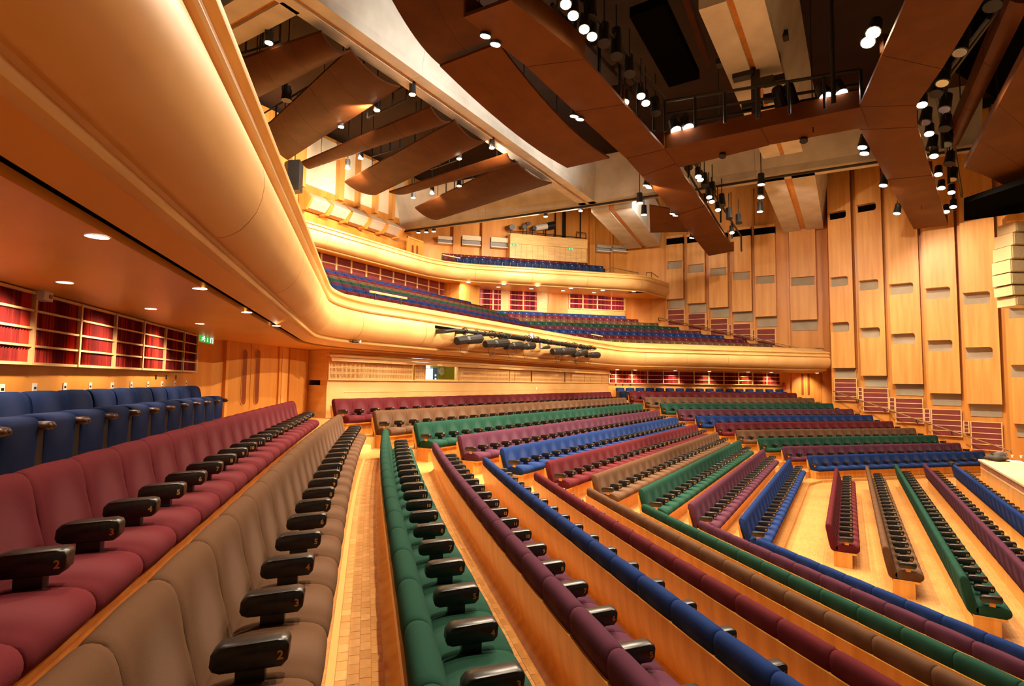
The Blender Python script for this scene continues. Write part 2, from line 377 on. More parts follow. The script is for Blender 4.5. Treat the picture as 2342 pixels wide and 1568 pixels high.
def inst(name, me, M, parent, mat=None):
    o = bpy.data.objects.new(name, me); COL.objects.link(o); o.parent = parent
    if mat is not None:
        if not me.materials: me.materials.append(mat)
        o.material_slots[0].link = 'OBJECT'; o.material_slots[0].material = mat
    o.matrix_world = M; return o
for me_, mt_ in ((ARM_ME, ARM), (POST_ME, ARM), (ENDPOST_ME, W_BENCH)): me_.materials.append(mt_)
NUM_ROT = Matrix(((0, 0, -1, 0), (-1, 0, 0, 0), (0, 1, 0, 0), (0, 0, 0, 1)))  # text x -> front, y -> up, z -> -ex
PANEL_P = [(-.018, .70), (-.014, .60), (.008, .47), (.040, .36), (.056, .29), (.054, .262), (.094, .262), (.10, .30), (.085, .38), (.05, .52), (.02, .64), (.012, .70)]
def bench(block, i, nseat, w, s_list, color, zt, label, group, first_num, num_dir, pts, numbers=True, plinth_end=True):
    """pts(s)->(pos, ex, front); s_list boundaries along +ex order"""
    p0, ex0, f0 = pts(s_list[0])
    root = empty('upholstered_bench', (p0.x+f0.x*.3, p0.y+f0.y*.3, zt)); tag(root, label, 'bench', group)
    bpy.context.view_layer.update()
    seatm, backm = get_seat(w, block == 'F')
    fab = FAB[color]
    def place(name, me, M, mat=None, parent=root):
        o = bpy.data.objects.new(name, me); COL.objects.link(o); o.parent = parent
        if parent is root: o.matrix_parent_inverse = Matrix.Translation(-root.location)
        if mat is not None:
            if not me.materials: me.materials.append(mat)
            o.material_slots[0].link = 'OBJECT'; o.material_slots[0].material = mat
        o.matrix_basis = M; return o
    for k in range(len(s_list)-1):
        sm = (s_list[k]+s_list[k+1])/2
        p, ex, f = pts(sm); M = frame2(ex, (p.x, p.y, zt))
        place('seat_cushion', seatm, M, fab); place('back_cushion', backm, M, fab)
    for k, s in enumerate(s_list):
        p, ex, f = pts(s); M = frame2(ex, (p.x, p.y, zt))
        endk = k in (0, len(s_list)-1)
        if endk: M = M @ Matrix.Translation((.015 if k == 0 else -.015, 0, 0))
        a = place('armrest', ARM_ME, M)
        b = place('arm_post', ENDPOST_ME if endk else POST_ME, M)
        n = first_num+num_dir*k
        if numbers and k > 0 and n > 0 and not (block == 'L' and n > 21):
            t = bpy.data.objects.new('seat_number', num_mesh(str(n))); COL.objects.link(t); t.parent = a
            t.matrix_basis = Matrix.Translation((-.0428, -.474, .548)) @ NUM_ROT
    # back panel, plinth
    e_ = .02*(1 if s_list[-1] > s_list[0] else -1); sa_, sb_ = s_list[0]-e_, s_list[-1]+e_
    ss = [sa_+(sb_-sa_)*k/max(1, (len(s_list)-1)) for k in range(len(s_list))]
    st = []; 
    for s in ss:
        p, ex, f = pts(s); st.append((p, f))
    zo = [(q, zt+z) for q, z in PANEL_P]
    if block != 'F':
        o = sweep(st, zo, True).build('back_panel', W_BENCH); o.parent = root; o.matrix_parent_inverse = Matrix.Translation(-root.location); smooth_by_angle(o, 35)
    o = sweep(st, [(.13, zt), (.13, zt+.27), (.46, zt+.27), (.46, zt)], True).build('plinth', W_BENCH); o.parent = root; o.matrix_parent_inverse = Matrix.Translation(-root.location)
    o = sweep(st, [(.14, zt+.268), (.14, zt+.30), (.54, zt+.30), (.54, zt+.268)], True).build('seat_board', W_BENCH); o.parent = root; o.matrix_parent_inverse = Matrix.Translation(-root.location)
    # cove skirting behind the back, rising from the step above
    if block != 'F':
        zs = zt+.2578
        o = sweep(st, [(-.075, zs), (-.03, zs+.008), (.01, zs+.03), (.05, zs+.075), (.066, zs+.12), (.075, zs+.12), (.075, zs-.02), (-.075, zs-.02)], True).build('cove_skirting', W_BENCH); o.parent = root; o.matrix_parent_inverse = Matrix.Translation(-root.location); smooth_by_angle(o, 50)
    return root
ORD = ['first', 'second', 'third', 'fourth', 'fifth', 'sixth', 'seventh', 'eighth', 'ninth', 'tenth']
NSC = [34, 33, 31, 30, 28, 27, 25, 24, 23, 21]
for i in range(10):
    c = COLS10[i]
    # left block: boundaries from far end; ordered along +ex means from near (large s) to far
    nn = 21; w = .497
    bs = [-.05+w*k for k in range(0, 40)]
    bs = [s for s in bs if s <= LEFT_S[i]]
    L = bs[::-1]
    first = 22-(len(L)-1)
    bench('L', i, len(L)-1, w, L, c, ZT[i], '%s upholstered bench, %s from the blue tip-up chairs in the block by the exit sign' % (c, ORD[i]), 'benches in the block by the exit sign', first, 1, lambda s, i=i: rowpt('L', i, s))
    n = NSC[i]; w = 2*HL[i]/n
    bench('C', i, n, w, [w*k for k in range(n+1)], c, ZT[i], '%s upholstered bench, %s in front of the control booth wall' % (c, ORD[i]), 'benches below the control booth', 22, 1, lambda s, i=i: rowpt('C', i, s))
    n = [20, 20, 20, 20, 19, 19, 19, 18, 18, 18][i]; w = RLEN[i]/n
    bench('R', i, n, w, [w*k for k in range(n+1)], c, ZT[i], '%s upholstered bench, %s down from the fire extinguisher, beside the stepped wall' % (c, ORD[i]), 'benches beside the stepped side wall', 57, 1, lambda s, i=i: rowpt('R', i, s), numbers=False)
HF = [4.64, 5.989, 7.241, 7.977, 8.735]; YF = [.475-.937*j for j in range(5)]; NF = [18, 23, 27, 30, 33]
for j in range(5):
    n = NF[j]; w = 2*HF[j]/n; c = COLS10[j]
    bench('F', j, n, w, [w*k for k in range(n+1)], c, 0.0, '%s bench on the flat floor before the stage, %s from the stage' % (c, ORD[4-j]), 'benches on the flat floor', [34, 21, 18, 16, 14][j], 1, lambda s, j=j: (Vector((XC-HF[j]+s, YF[j])), Vector((1, 0)), Vector((0, -1))))
# ================================================================== room shell
TL_ = Vector((S2, S2)); NL_ = Vector((-S2, S2))     # along / behind the wing of benches by the exit sign
WOFF = 2.8
N3L = Vector((-S2, S2, 0)); N3R = Vector((S2, S2, 0))
ZSOF = EYE_Z+.72
def wl(px, py=800): return onpl(px, py, N3L*WOFF+EYE, N3L)
CWR = WOFF*math.sqrt(2)+2*XC        # x+y of the mirrored wall
def wr(px, py=850): return onpl(px, py, Vector((CWR, 0, 0)), N3R)
def wall_seg(name, P, Q, z0, z1, mat, th=.2, back=None, parent=None):
    P = Vector((P[0], P[1])); Q = Vector((Q[0], Q[1])); d = (Q-P).normalized(); n = Vector((d.y, -d.x))*(-1)
    if back is not None and n.dot(Vector(back)) < 0: n = -n
    mb = MB(); mb.prism([P, Q, Q+n*th, P+n*th], z0, z1); return mb.build(name, mat, parent)
def vbox(P, Q, z0, z1, proud, mat, name, parent, sink=0.0, toward=None):
    """box standing on the vertical plane through P,Q, sticking out `proud` toward the room"""
    P = Vector((P[0], P[1])); Q = Vector((Q[0], Q[1])); d = (Q-P).normalized(); n = Vector((d.y, -d.x))
    t = Vector(toward) if toward is not None else (Vector((0, 0))-P)
    if n.dot(t) < 0: n = -n
    return MB().prism([P-n*sink, Q-n*sink, Q+n*proud, P+n*proud], z0, z1).build(name, mat, parent)
# --- wall behind the blue chairs, exit-sign side
pend = wl(486)
pst = TL_*-9+NL_*WOFF
WALL_L = struct(wall_seg('wall_left', pst, pend, 2.3, ZSOF+.3, W_WALL, .25, NL_), 'wooden wall behind blue tip-up chairs')
def plank_lines(parent, P, Q, z0, z1, n, mat=W_WALL, proud=.006, gap=.004):
    P = Vector((P[0], P[1])); Q = Vector((Q[0], Q[1]))
    for k in range(n):
        a = P+(Q-P)*(k/n); b = P+(Q-P)*((k+1)/n); d = (Q-P).normalized()*gap
        vbox(a+d, b-d, z0, z1, proud, mat, 'plank', parent)
def pleat_bay(P, Q, z0, z1, rows, parent, mat, frame_w=.030, pleat=.04, depth=.045, mid_t=.018, toward=None):
    P = Vector((P[0], P[1])); Q = Vector((Q[0], Q[1])); d = (Q-P).normalized(); n = Vector((d.y, -d.x))
    if n.dot(-P if toward is None else Vector(toward)) < 0: n = -n
    L = (Q-P).length; k = max(4, int(L/pleat)); vs = []; fs = []
    for j in range(2*k+1):
        p = P+d*(L*j/(2*k))+n*(.012 if j % 2 else .012+depth); vs += [(p.x, p.y, z0), (p.x, p.y, z1)]
    for j in range(2*k): fs.append((2*j, 2*j+2, 2*j+3, 2*j+1))
    MB().add(vs, fs).build('pleated_fabric', mat, parent)
    h = (z1-z0)/rows
    for r in range(rows+1):
        zc = z0+h*r; t = mid_t if 0 < r < rows else frame_w*.8
        vbox(P, Q, zc-t/2, zc+t/2, .07, CREAM, 'grid_rail', parent, toward=toward)
    for p in (P,):
        vbox(p-d*frame_w/2, p+d*frame_w/2, z0-.012, z1+.012, .078, CREAM, 'grid_post', parent, toward=toward)
mx = [-120, -40, 56, 165.7, 249.6, 316, 368, 411.6, 443]
pts = [wl(x, 750) for x in mx]
for a, b in zip(pts[:-1], pts[1:]): pleat_bay(a, b, EYE_Z+.105, EYE_Z+.70, 4, WALL_L, PLEAT)
vbox(pts[-1]-Vector((.02, .02, 0)), pts[-1]+Vector((.02, .02, 0)), EYE_Z+.09, EYE_Z+.71, .078, CREAM, 'grid_post', WALL_L)
# seat number plates on the wall
for x, y in [(3, 888), (78, 885), (147, 883), (205, 882), (256, 881), (299, 879), (337, 878), (370, 877), (399, 876), (425, 875)]:
    p = wl(x, y); o = vbox(p-Vector((.022, .022, 0)), p+Vector((.022, .022, 0)), p.z-.035, p.z+.035, .008, WHITE, 'number_plate', WALL_L)
    o2 = vbox(p-Vector((.012, .012, 0)), p+Vector((.012, .012, 0)), p.z-.018, p.z+.004, .0095, BLACK, 'plate_digits', o)
for x in (356, 380, 402):
    p = wl(x, 862); vbox(p-Vector((.016, .016, 0)), p+Vector((.016, .016, 0)), p.z-.03, p.z+.03, .006, BLACK, 'wall_socket', WALL_L)
# sounder box above the grid
p = wl(71, 675); o = vbox(p-Vector((.05, .05, 0)), p+Vector((.05, .05, 0)), p.z-.045, p.z+.035, .13, WHITE, 'alarm_sounder', None); tag(o, 'small white alarm box on the red pleated wall under the soffit', 'alarm')
vbox(p+Vector((.004, .0, 0)), p+Vector((.036, .032, 0)), p.z-.02, p.z+.012, .134, plain('red_plastic', (.5, .05, .03), .4), 'red_button', o)
# --- chamfer wall with the pair of doors
ca = math.radians(22.5); cd = Vector((math.cos(ca), math.sin(ca))); cn3 = Vector((math.sin(ca), -math.cos(ca), 0))
P0 = Vector((pend.x, pend.y)); P1 = P0+cd*5.0
def wc(px, py=850): return onpl(px, py, Vector((P0.x, P0.y, 0)), cn3)
WALL_LC = struct(wall_seg('wall_left_door', P0, P1, 2.2, ZSOF+.4, W_WALL, .25, (-cn3.x, -cn3.y)), 'wooden wall beside the control booth holding a pair of doors')
ztop_d = wc(575, 772).z; ZFL = ZT[0]
def double_door(name, pa, pm, pb, z0, z1, vis, label, toward=None, proud=.03):
    D = struct(empty(name, (pm.x, pm.y, z0)), label)
    def ch(o): o.parent = D; o.matrix_parent_inverse = Matrix.Translation(-D.location); return o
    d = (Vector((pb.x, pb.y))-Vector((pa.x, pa.y))).normalized()*.006
    g = Vector((d.x, d.y, 0))
    for a, b in ((pa, pm-g), (pm+g, pb)):
        ch(vbox(a, b, z0, z1, proud, W_DOOR, 'door_leaf', None, toward=toward))
    dd = g.normalized()
    fw = .09
    ch(vbox(pa-dd*fw, pa, z0, z1+fw, proud+.04, W_WALL, 'door_jamb', None, toward=toward)); ch(vbox(pb, pb+dd*fw, z0, z1+fw, proud+.04, W_WALL, 'door_jamb', None, toward=toward))
    ch(vbox(pa-dd*fw, pb+dd*fw, z1, z1+fw, proud+.05, W_WALL, 'door_head', None, toward=toward))
    for (c, half, za, zb) in vis:   # vision panels with round ends
        base = c; n = Vector((dd.y, -dd.x, 0))
        if n.dot((Vector(toward).to_3d() if toward is not None else -base)) < 0: n = -n
        outl = []
        for k in range(9): a = math.pi*k/8; outl.append((math.cos(a)*half, zb-half+math.sin(a)*half))
        for k in range(9): a = math.pi+math.pi*k/8; outl.append((math.cos(a)*half, za+half+math.sin(a)*half))
        for nm, sc, pr0, pr1, mt in (('vision_bead', 1.0, proud, proud+.012, W_WALL), ('vision_panel', .82, proud+.012, proud+.016, W_DOORGLASS)):
            vs = []; m = len(outl); zc = (za+zb)/2
            for pr in (pr0, pr1):
                for u, z in outl:
                    uu = u*sc; zz = zc+(z-zc)*(1-(1-sc)*half/((zb-za)/2)); q = base+dd*uu+n*pr; vs.append((q.x, q.y, zz))
            fs = [tuple(range(m)), tuple(range(m, 2*m))]+[(k, (k+1) % m, m+(k+1) % m, m+k) for k in range(m)]
            ch(MB().add(vs, fs).build(nm, mt))
    return D
vl = [(wc(554.5, 860), .088, wc(554, 927).z, wc(554, 797).z), (wc(584.5, 860), .088, wc(584, 925).z, wc(584, 797).z)]
double_door('door_1', wc(516), wc(570), wc(632), ZFL, ztop_d, vl, 'pair of orange wooden doors with long round-ended vision panels')
for a, b in ((640, 654), (658, 700), (702, 730)):
    vbox(wc(a), wc(b), ZFL, ZSOF, .05, W_PANEL if a < 650 else W_DOOR, 'wall_panel', WALL_LC)
# exit sign
def exit_sign(pa, pb, z0, z1, label, toward=None, arrows=False):
    T = empty('exit_sign', ((pa.x+pb.x)/2, (pa.y+pb.y)/2, z0)); tag(T, label, 'sign')
    def ch(o): o.parent = T; o.matrix_parent_inverse = Matrix.Translation(-T.location); return o
    ch(vbox(pa, pb, z0, z1, .05, WHITE, 'sign_body', None, toward=toward)); 
    f = lambda u: pa+(pb-pa)*u
    ch(vbox(f(.02), f(.98), z0+.04*(z1-z0), z1-.04*(z1-z0), .052, GREENE, 'sign_face', None, toward=toward))
    h = z1-z0
    d2 = Vector((pb.x-pa.x, pb.y-pa.y, 0)); n = Vector((d2.y, -d2.x, 0)).normalized()
    if n.dot(Vector(toward).to_3d() if toward is not None else -pa) < 0: n = -n
    mb = MB()
    def poly(pts2):
        vs = []
        for pr in (.050, .0535):
            for u, v in pts2:
                q = f(u)+n*pr; vs.append((q.x, q.y, z0+h*v))
        m = len(pts2); mb.add(vs, [tuple(range(m)), tuple(range(m, 2*m))]+[(k, (k+1) % m, m+(k+1) % m, m+k) for k in range(m)])
    # running man, arrow bar, door
    poly([(.28, .82), (.31, .88), (.35, .88), (.38, .82), (.35, .75), (.31, .75)])
    poly([(.22, .70), (.34, .72), (.38, .62), (.42, .55), (.40, .52), (.34, .58), (.33, .45), (.40, .32), (.38, .15), (.35, .15), (.36, .30), (.28, .42), (.26, .30), (.16, .22), (.15, .28), (.23, .36), (.26, .55), (.25, .63), (.20, .52), (.18, .54)])
    poly([(.54, .80), (.57, .80), (.57, .38), (.60, .38), (.555, .20), (.51, .38), (.54, .38)])
    poly([(.74, .86), (.92, .86), (.92, .14), (.88, .14), (.88, .78), (.78, .78), (.78, .14), (.74, .14)])
    ch(mb.build('sign_pictogram', WHITEE)); return T
exit_sign(wl(446, 775)+Vector((0, 0, 0)), wl(483, 775), wl(465, 784).z, wl(465, 768).z, 'green running-man exit sign beside the red pleated wall')
p = wl(491, 829); o = vbox(p-Vector((.02, .02, 0)), p+Vector((.03, .03, 0)), p.z-.03, p.z+.03, .03, plain('red_plastic', (.5, .05, .03), .4), 'fire_call_point', None); tag(o, 'small red call point beside the pair of doors under the soffit', 'alarm')
# --- control booth wall
YB = 10.86
def cb(px, py=860): return ony(px, py, YB)
xa = cb(749).x; xb = cb(1391).x
ZLEDGE = EYE_Z-.015
WALL_B = struct(MB().box((xa, YB, 2.2), (xb, YB+.25, ZLEDGE)).build('wall_back', W_PALE), 'pale wooden control booth wall with slatted grilles')
def chw(o, par): o.parent = par; return o
MB().box((xa-.03, YB-.07, ZLEDGE), (xb+.03, YB+.35, ZLEDGE+.03)).build('ledge', W_LEDGE, WALL_B)
MB().box((xa-.03, YB-.02, ZLEDGE-.12), (xa+.05, YB+1.2, 2.2)).build('end_return', W_LEDGE, WALL_B)
MB().box((xa-.02, YB+.02, ZLEDGE), (xa+.02, YB+1.2, ZSOF)).build('end_return', W_LEDGE, WALL_B)
MB().box((xb-.02, YB+.02, 2.2), (xb+.02, YB+1.6, ZSOF)).build('end_return', W_LEDGE, WALL_B)
MB().box((xa+.55, YB-.012, 3.30+.10), (xb-.3, YB, 3.315+.10)).build('skirting_rail', W_LEDGE, WALL_B)
ZG0, ZG1 = ZLEDGE+.03, EYE_Z+.455
zz = [ZG1, ZG1+.085, ZG1+.19, ZSOF+.03]
for (z0, z1, y0, y1) in ((zz[0], zz[1], YB-.16, YB-.13), (zz[1]+.012, zz[2], YB-.10, YB-.05), (zz[2]+.010, zz[3], YB-.06, YB-.01)):
    n = 9
    for k in range(n):
        x0 = xa-.02+(xb-xa+.04)*k/n; x1 = xa-.02+(xb-xa+.04)*(k+1)/n
        mb = MB(); mb.add([(x0+.004, y0, z0), (x1-.004, y0, z0), (x1-.004, y1, z1), (x0+.004, y1, z1), (x0+.004, YB+.1, z0), (x1-.004, YB+.1, z0), (x1-.004, YB+.1, z1), (x0+.004, YB+.1, z1)],
               [(0, 1, 2, 3), (4, 7, 6, 5), (0, 4, 5, 1), (3, 2, 6, 7), (0, 3, 7, 4), (1, 5, 6, 2)])
        mb.build('cornice_board', W_PALE, WALL_B)
SLATB = noisy('grille_back', (.40, .12, .06), (.48, .16, .08), (3, 3, 3), .8)
mods = [(750, 830), (830.5, 943), (949, 972), (1049, 1137), (1138, 1163), (1166, 1177), (1177, 1213), (1216, 1256), (1256, 1290), (1293, 1306), (1306, 1336), (1338, 1350), (1350, 1375), (1377, 1389)]
for k, (a, b) in enumerate(mods):
    xA, xB = cb(a).x, cb(b).x; dy = -.03 if k in (0, 3, 7) else 0
    G = MB().box((xA, YB+.02+dy, ZG0), (xB, YB+.06, ZG1)).build('grille', SLATB, WALL_B)
    mb = MB(); step = .043; m = int((xB-xA-.05)/step)
    for j in range(m+1):
        x = xA+.025+(xB-xA-.05)*j/max(1, m); mb.box((x-.011, YB+dy, ZG0), (x+.011, YB+.025+dy, ZG1))
    o = mb.build('grille_slats', W_PALE, G); o['kind'] = 'stuff'
    mb = MB()
    H = ZG1-ZG0
    for u in (.0, .06, .33, .40, .64, .71, .94, 1.0):
        mb.box((xA, YB-.004+dy, ZG0+H*u-.010), (xB, YB+.022+dy, ZG0+H*u+.010))
    mb.build('grille_rails', W_PALE, G)
    for x in (xA, xB): MB().box((x-.014, YB-.008+dy, ZG0), (x+.014, YB+.03, ZG1)).build('grille_stile', W_PALE, G)
# control room window with the room behind
xA, xB = cb(972).x, cb(1047).x
YEL = plain('control_room_paint', (.62, .60, .10), .7)
WIN = struct(empty('window_1', ((xA+xB)/2, YB, ZG0)), 'control booth window with a lit yellow room and a clock behind it')
def chk(o, par): o.parent = par; o.matrix_parent_inverse = Matrix.Translation(-par.location); return o
yb2 = YB+2.2
mb = MB(); mb.box((xA-2, yb2, ZG0-1), (xB+3, yb2+.1, ZG1+.3)); chk(mb.build('room_wall', YEL), WIN)
chk(MB().box((xA-2, YB+.10, ZG0-1), (xA-1.9, yb2, ZG1+.3)).build('room_wall', YEL), WIN); chk(MB().box((xB+2.9, YB+.10, ZG0-1), (xB+3, yb2, ZG1+.3)).build('room_wall', YEL), WIN)
chk(MB().box((xA-2, YB+.1, ZG1+.2), (xB+3, yb2, ZG1+.3)).build('room_ceiling', YEL), WIN)
chk(MB().box((xA, YB-.01, ZG0), (xB, YB+.12, ZG0+.03)).build('window_sill', W_PALE), WIN)
for x in (xA, xB): chk(MB().box((x-.02, YB-.02, ZG0), (x+.02, YB+.12, ZG1)).build('window_frame', W_LEDGE), WIN)
gm, gnt, gb = new_mat('window_glass'); gb.inputs['Transmission Weight'].default_value = 1; gb.inputs['Roughness'].default_value = 0; gb.inputs['IOR'].default_value = 1.05; gb.inputs['Base Color'].default_value = (.95, 1, .95, 1)
chk(MB().box((xA, YB+.05, ZG0), (xB, YB+.054, ZG1)).build('window_pane', gm), WIN)
lg = bpy.data.lights.new('control_room_light', 'POINT'); lg.energy = 130; lg.color = (1, .95, .8); lg.shadow_soft_size = .3; lo = bpy.data.objects.new('control_room_light', lg); COL.objects.link(lo); lo.location = ((xA+xB)/2+.3, YB+1.1, ZG1+.05)
def ycr(px, py, dy): return ony(px, py, YB+dy)
p = ycr(1010, 849, 2.1); T = empty('wall_clock', p); tag(T, 'round white wall clock inside the control room', 'clock')
chk(MB().tube([p+Vector((0, .06, 0)), p], .17, 24).build('clock_rim', GREY), T); chk(MB().tube([p, p-Vector((0, .01, 0))], .155, 24).build('clock_face', WHITE), T)
chk(MB().box((p.x-.005, p.y-.016, p.z), (p.x+.005, p.y-.012, p.z+.08)).box((p.x, p.y-.016, p.z-.005), (p.x+.11, p.y-.012, p.z+.005)).build('clock_hands', BLACK), T)
a = ycr(973, 842, .9); b = ycr(989, 876, .9); T = empty('monitor', ((a.x+b.x)/2, a.y, b.z)); tag(T, 'bright white monitor screen glowing inside the control room', 'monitor')
chk(MB().box((a.x-.05, a.y, b.z-.02), (b.x+.02, a.y+.06, a.z+.02)).build('monitor_case', BLACK), T); chk(MB().box((a.x, a.y-.004, b.z), (b.x, a.y, a.z)).build('screen', emit('monitor_glow', (.85, .95, 1), 3.0)), T)
a = ycr(990, 840, 1.2); b = ycr(999, 878, 1.2); T = empty('equipment_rack', ((a.x+b.x)/2, a.y, ZG0-.6)); tag(T, 'blue-grey equipment rack inside the control room beside the monitor', 'rack')
chk(MB().box((a.x, a.y, ZG0-.6), (b.x, a.y+.3, a.z)).build('rack_case', plain('rack_blue', (.05, .09, .22), .5)), T)
for yy in (858, 866, 874):
    q = ycr(996, yy, 1.19); chk(MB().box((q.x-.04, q.y-.004, q.z-.03), (q.x+.04, q.y, q.z+.03)).build('rack_display', emit('rack_glow', (.7, .9, 1), 1.5)), T)
p = cb(1226, 888); MB().box((p.x-.06, YB-.02, p.z-.05), (p.x+.06, YB, p.z+.05)).build('wall_box', WHITE, WALL_B)
# --- mirrored wall at the far side with pleats, chairs, extinguisher and doors
qa = wr(1392); qb = wr(1905)
WALL_R = struct(wall_seg('wall_right_back', qa+Vector((-2.2, 2.2, 0)), qb, 2.2, ZSOF+.3, W_WALL, .25, (1, 1)), 'far wooden wall behind blue chairs with red pleated grid and doors')
mx = [1392, 1407.5, 1444, 1480, 1516, 1551.6, 1586, 1620, 1654, 1687.6, 1720, 1752, 1781]
pts = [wr(x) for x in mx]
zb0, zb1 = wr(1600, 878).z, wr(1600, 841).z
for a, b in zip(pts[:-1], pts[1:]): pleat_bay(a, b, zb0, zb1, 4, WALL_R, PLEAT, pleat=.06, frame_w=.05, mid_t=.03, toward=(-1, -1))
for x in (1408, 1424, 1442, 1716, 1733, 1749):
    p = wr(x, 880); o = vbox(p-Vector((.03, -.03, 0)), p+Vector((.03, -.03, 0)), p.z-.04, p.z+.04, .006, BLACK, 'wall_socket', WALL_R, toward=(-1, -1))
vr = [(wr(1834.3, 880), .10, wr(1834, 904.5).z, wr(1834, 853).z), (wr(1848.3, 880), .10, wr(1848, 904.5).z, wr(1848, 853).z)]
double_door('door_2', wr(1811), wr(1841), wr(1873), ZT[0]-.1, wr(1841, 845).z, vr, 'far pair of orange wooden doors with long vision panels by the extinguisher', toward=(-1, -1))
# extinguisher
p = wr(1789, 885); T = empty('fire_extinguisher', (p.x-.12, p.y-.12, wr(1789, 891).z)); tag(T, 'red fire extinguisher hung on the wall left of the far doors', 'extinguisher')
RED = plain('extinguisher_red', (.55, .03, .03), .3)
c = Vector((p.x-.12, p.y-.12, 0)); z0, z1 = wr(1789, 890.5).z, wr(1789, 878).z
chk(MB().tube([(c.x, c.y, z0), (c.x, c.y, z0+.02), (c.x, c.y, z1-.06), (c.x, c.y, z1)], [.08, .09, .09, .035], 14).build('cylinder', RED, smooth=False), T)
chk(MB().tube([(c.x, c.y, z1), (c.x, c.y, z1+.07)], .025, 8).box((c.x-.03, c.y-.03, z1+.06), (c.x+.03, c.y+.09, z1+.08)).build('valve', BLACK), T)
chk(MB().tube([(c.x, c.y, z1+.05), (c.x-.10, c.y+.10, z1), (c.x-.11, c.y+.11, z0+.12)], .014, 6).build('hose', BLACK), T)
p = wr(1790, 848); o = vbox(p+Vector((-.15, .15, 0)), p+Vector((.15, -.15, 0)), p.z-.10, p.z+.10, .22, BLACK, 'small_loudspeaker', None, toward=(-1, -1)); tag(o, 'small black loudspeaker under the soffit above the fire extinguisher', 'loudspeaker')
# pedestal stool near the far doors
p = onz(1893, 917, ZT[0]); struct(MB().box((p.x-.7, p.y-.7, 1.2), (p.x+.7, p.y+.7, ZT[0])).build('floor_landing', W_FLOOR), 'small wooden landing before the far doors'); T = empty('pedestal_table', p); tag(T, 'small dark pedestal table standing by the far doors and the handrail', 'table')
chk(MB().tube([p+Vector((0, 0, .68)), p+Vector((0, 0, .72))], .22, 16).build('table_top', BLACK), T); chk(MB().tube([p+Vector((0, 0, .02)), p+Vector((0, 0, .68))], .045, 8).build('column', BLACK), T); chk(MB().tube([p, p+Vector((0, 0, .03))], .17, 14).build('base', BLACK), T)
# ------------------------------------------------------------------ blue tip-up chairs
CB_P = [(.045, .30), (.035, .55), (.0, .74), (.012, .785), (.05, .80), (.095, .785), (.125, .73), (.15, .58), (.17, .45), (.16, .30)]
CS_P = [(.17, .52), (.17, .60), (.22, .635), (.34, .645), (.42, .640), (.455, .61), (.455, .52), (.445, .26), (.41, .24), (.385, .27), (.38, .45), (.33, .50)]
xs, ins = stations(.475)
CHB = extrude_profile(CB_P, xs, ins, 'cb'); xs, ins = stations(.44); CHS = extrude_profile(CS_P, xs, ins, 'cs')
CHW = noisy('chair_arm_wood', (.035, .013, .006), (.06, .022, .009), (12, 12, 12), .4)
CHA = MB().tube([(0, -.16, .565), (0, -.46, .575), (0, -.50, .57), (0, -.515, .56)], [.026, .030, .030, .016], 10).mesh(); CHA.materials.append(CHW)
for p_ in CHA.polygons: p_.use_smooth = True
CHL = MB().box((-.028, -.44, 0), (.028, -.12, .56)).box((-.03, -.50, 0), (.03, -.10, .02)).mesh(); CHL.materials.append(BLACK)
def tipup(M, label, group, fab):
    T = bpy.data.objects.new('tip_up_chair', None); COL.objects.link(T); T.empty_display_size = .1; T.matrix_world = M; tag(T, label, 'chair', group)
    def pl(name, me, Mx, mat=None):
        o = bpy.data.objects.new(name, me); COL.objects.link(o); o.parent = T; o.matrix_basis = Mx
        if mat is not None:
            if not me.materials: me.materials.append(mat)
            o.material_slots[0].link = 'OBJECT'; o.material_slots[0].material = mat
    I = Matrix.Identity(4)
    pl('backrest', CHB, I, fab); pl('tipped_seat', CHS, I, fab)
    for sx in (-.235, .235):
        pl('armrest', CHA, Matrix.Translation((sx, 0, 0))); pl('side_standard', CHL, Matrix.Translation((sx, 0, 0)))
sc = [(onpl(x, 915, N3L*2.56+EYE, N3L).to_2d()).dot(TL_) for x in (441, 417, 389, 356, 319, 278, 227, 170, 99)]
d0 = (sc[0]-sc[-1])/8
sc = [sc[0]-d0*k for k in range(12)]
for k, s in enumerate(sc):
    p = TL_*s+NL_*(WOFF-.16)
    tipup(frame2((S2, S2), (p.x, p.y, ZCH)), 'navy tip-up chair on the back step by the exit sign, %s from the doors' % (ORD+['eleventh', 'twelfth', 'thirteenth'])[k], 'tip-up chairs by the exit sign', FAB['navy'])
for k in range(17):
    px = 1416+k*(1778-1416)/16.0
    p = wr(px-2, 880); q = Vector((p.x, p.y))-Vector((S2, S2))*.16
    tipup(frame2((S2, -S2), (q.x, q.y, ZCH-.13)), 'navy tip-up chair under the far red pleated grid, %s from the extinguisher' % ((ORD+['eleventh', 'twelfth', 'thirteenth', 'fourteenth', 'fifteenth', 'sixteenth', 'seventeenth'])[16-k]), 'tip-up chairs under the far pleated grid', FAB['navy'])
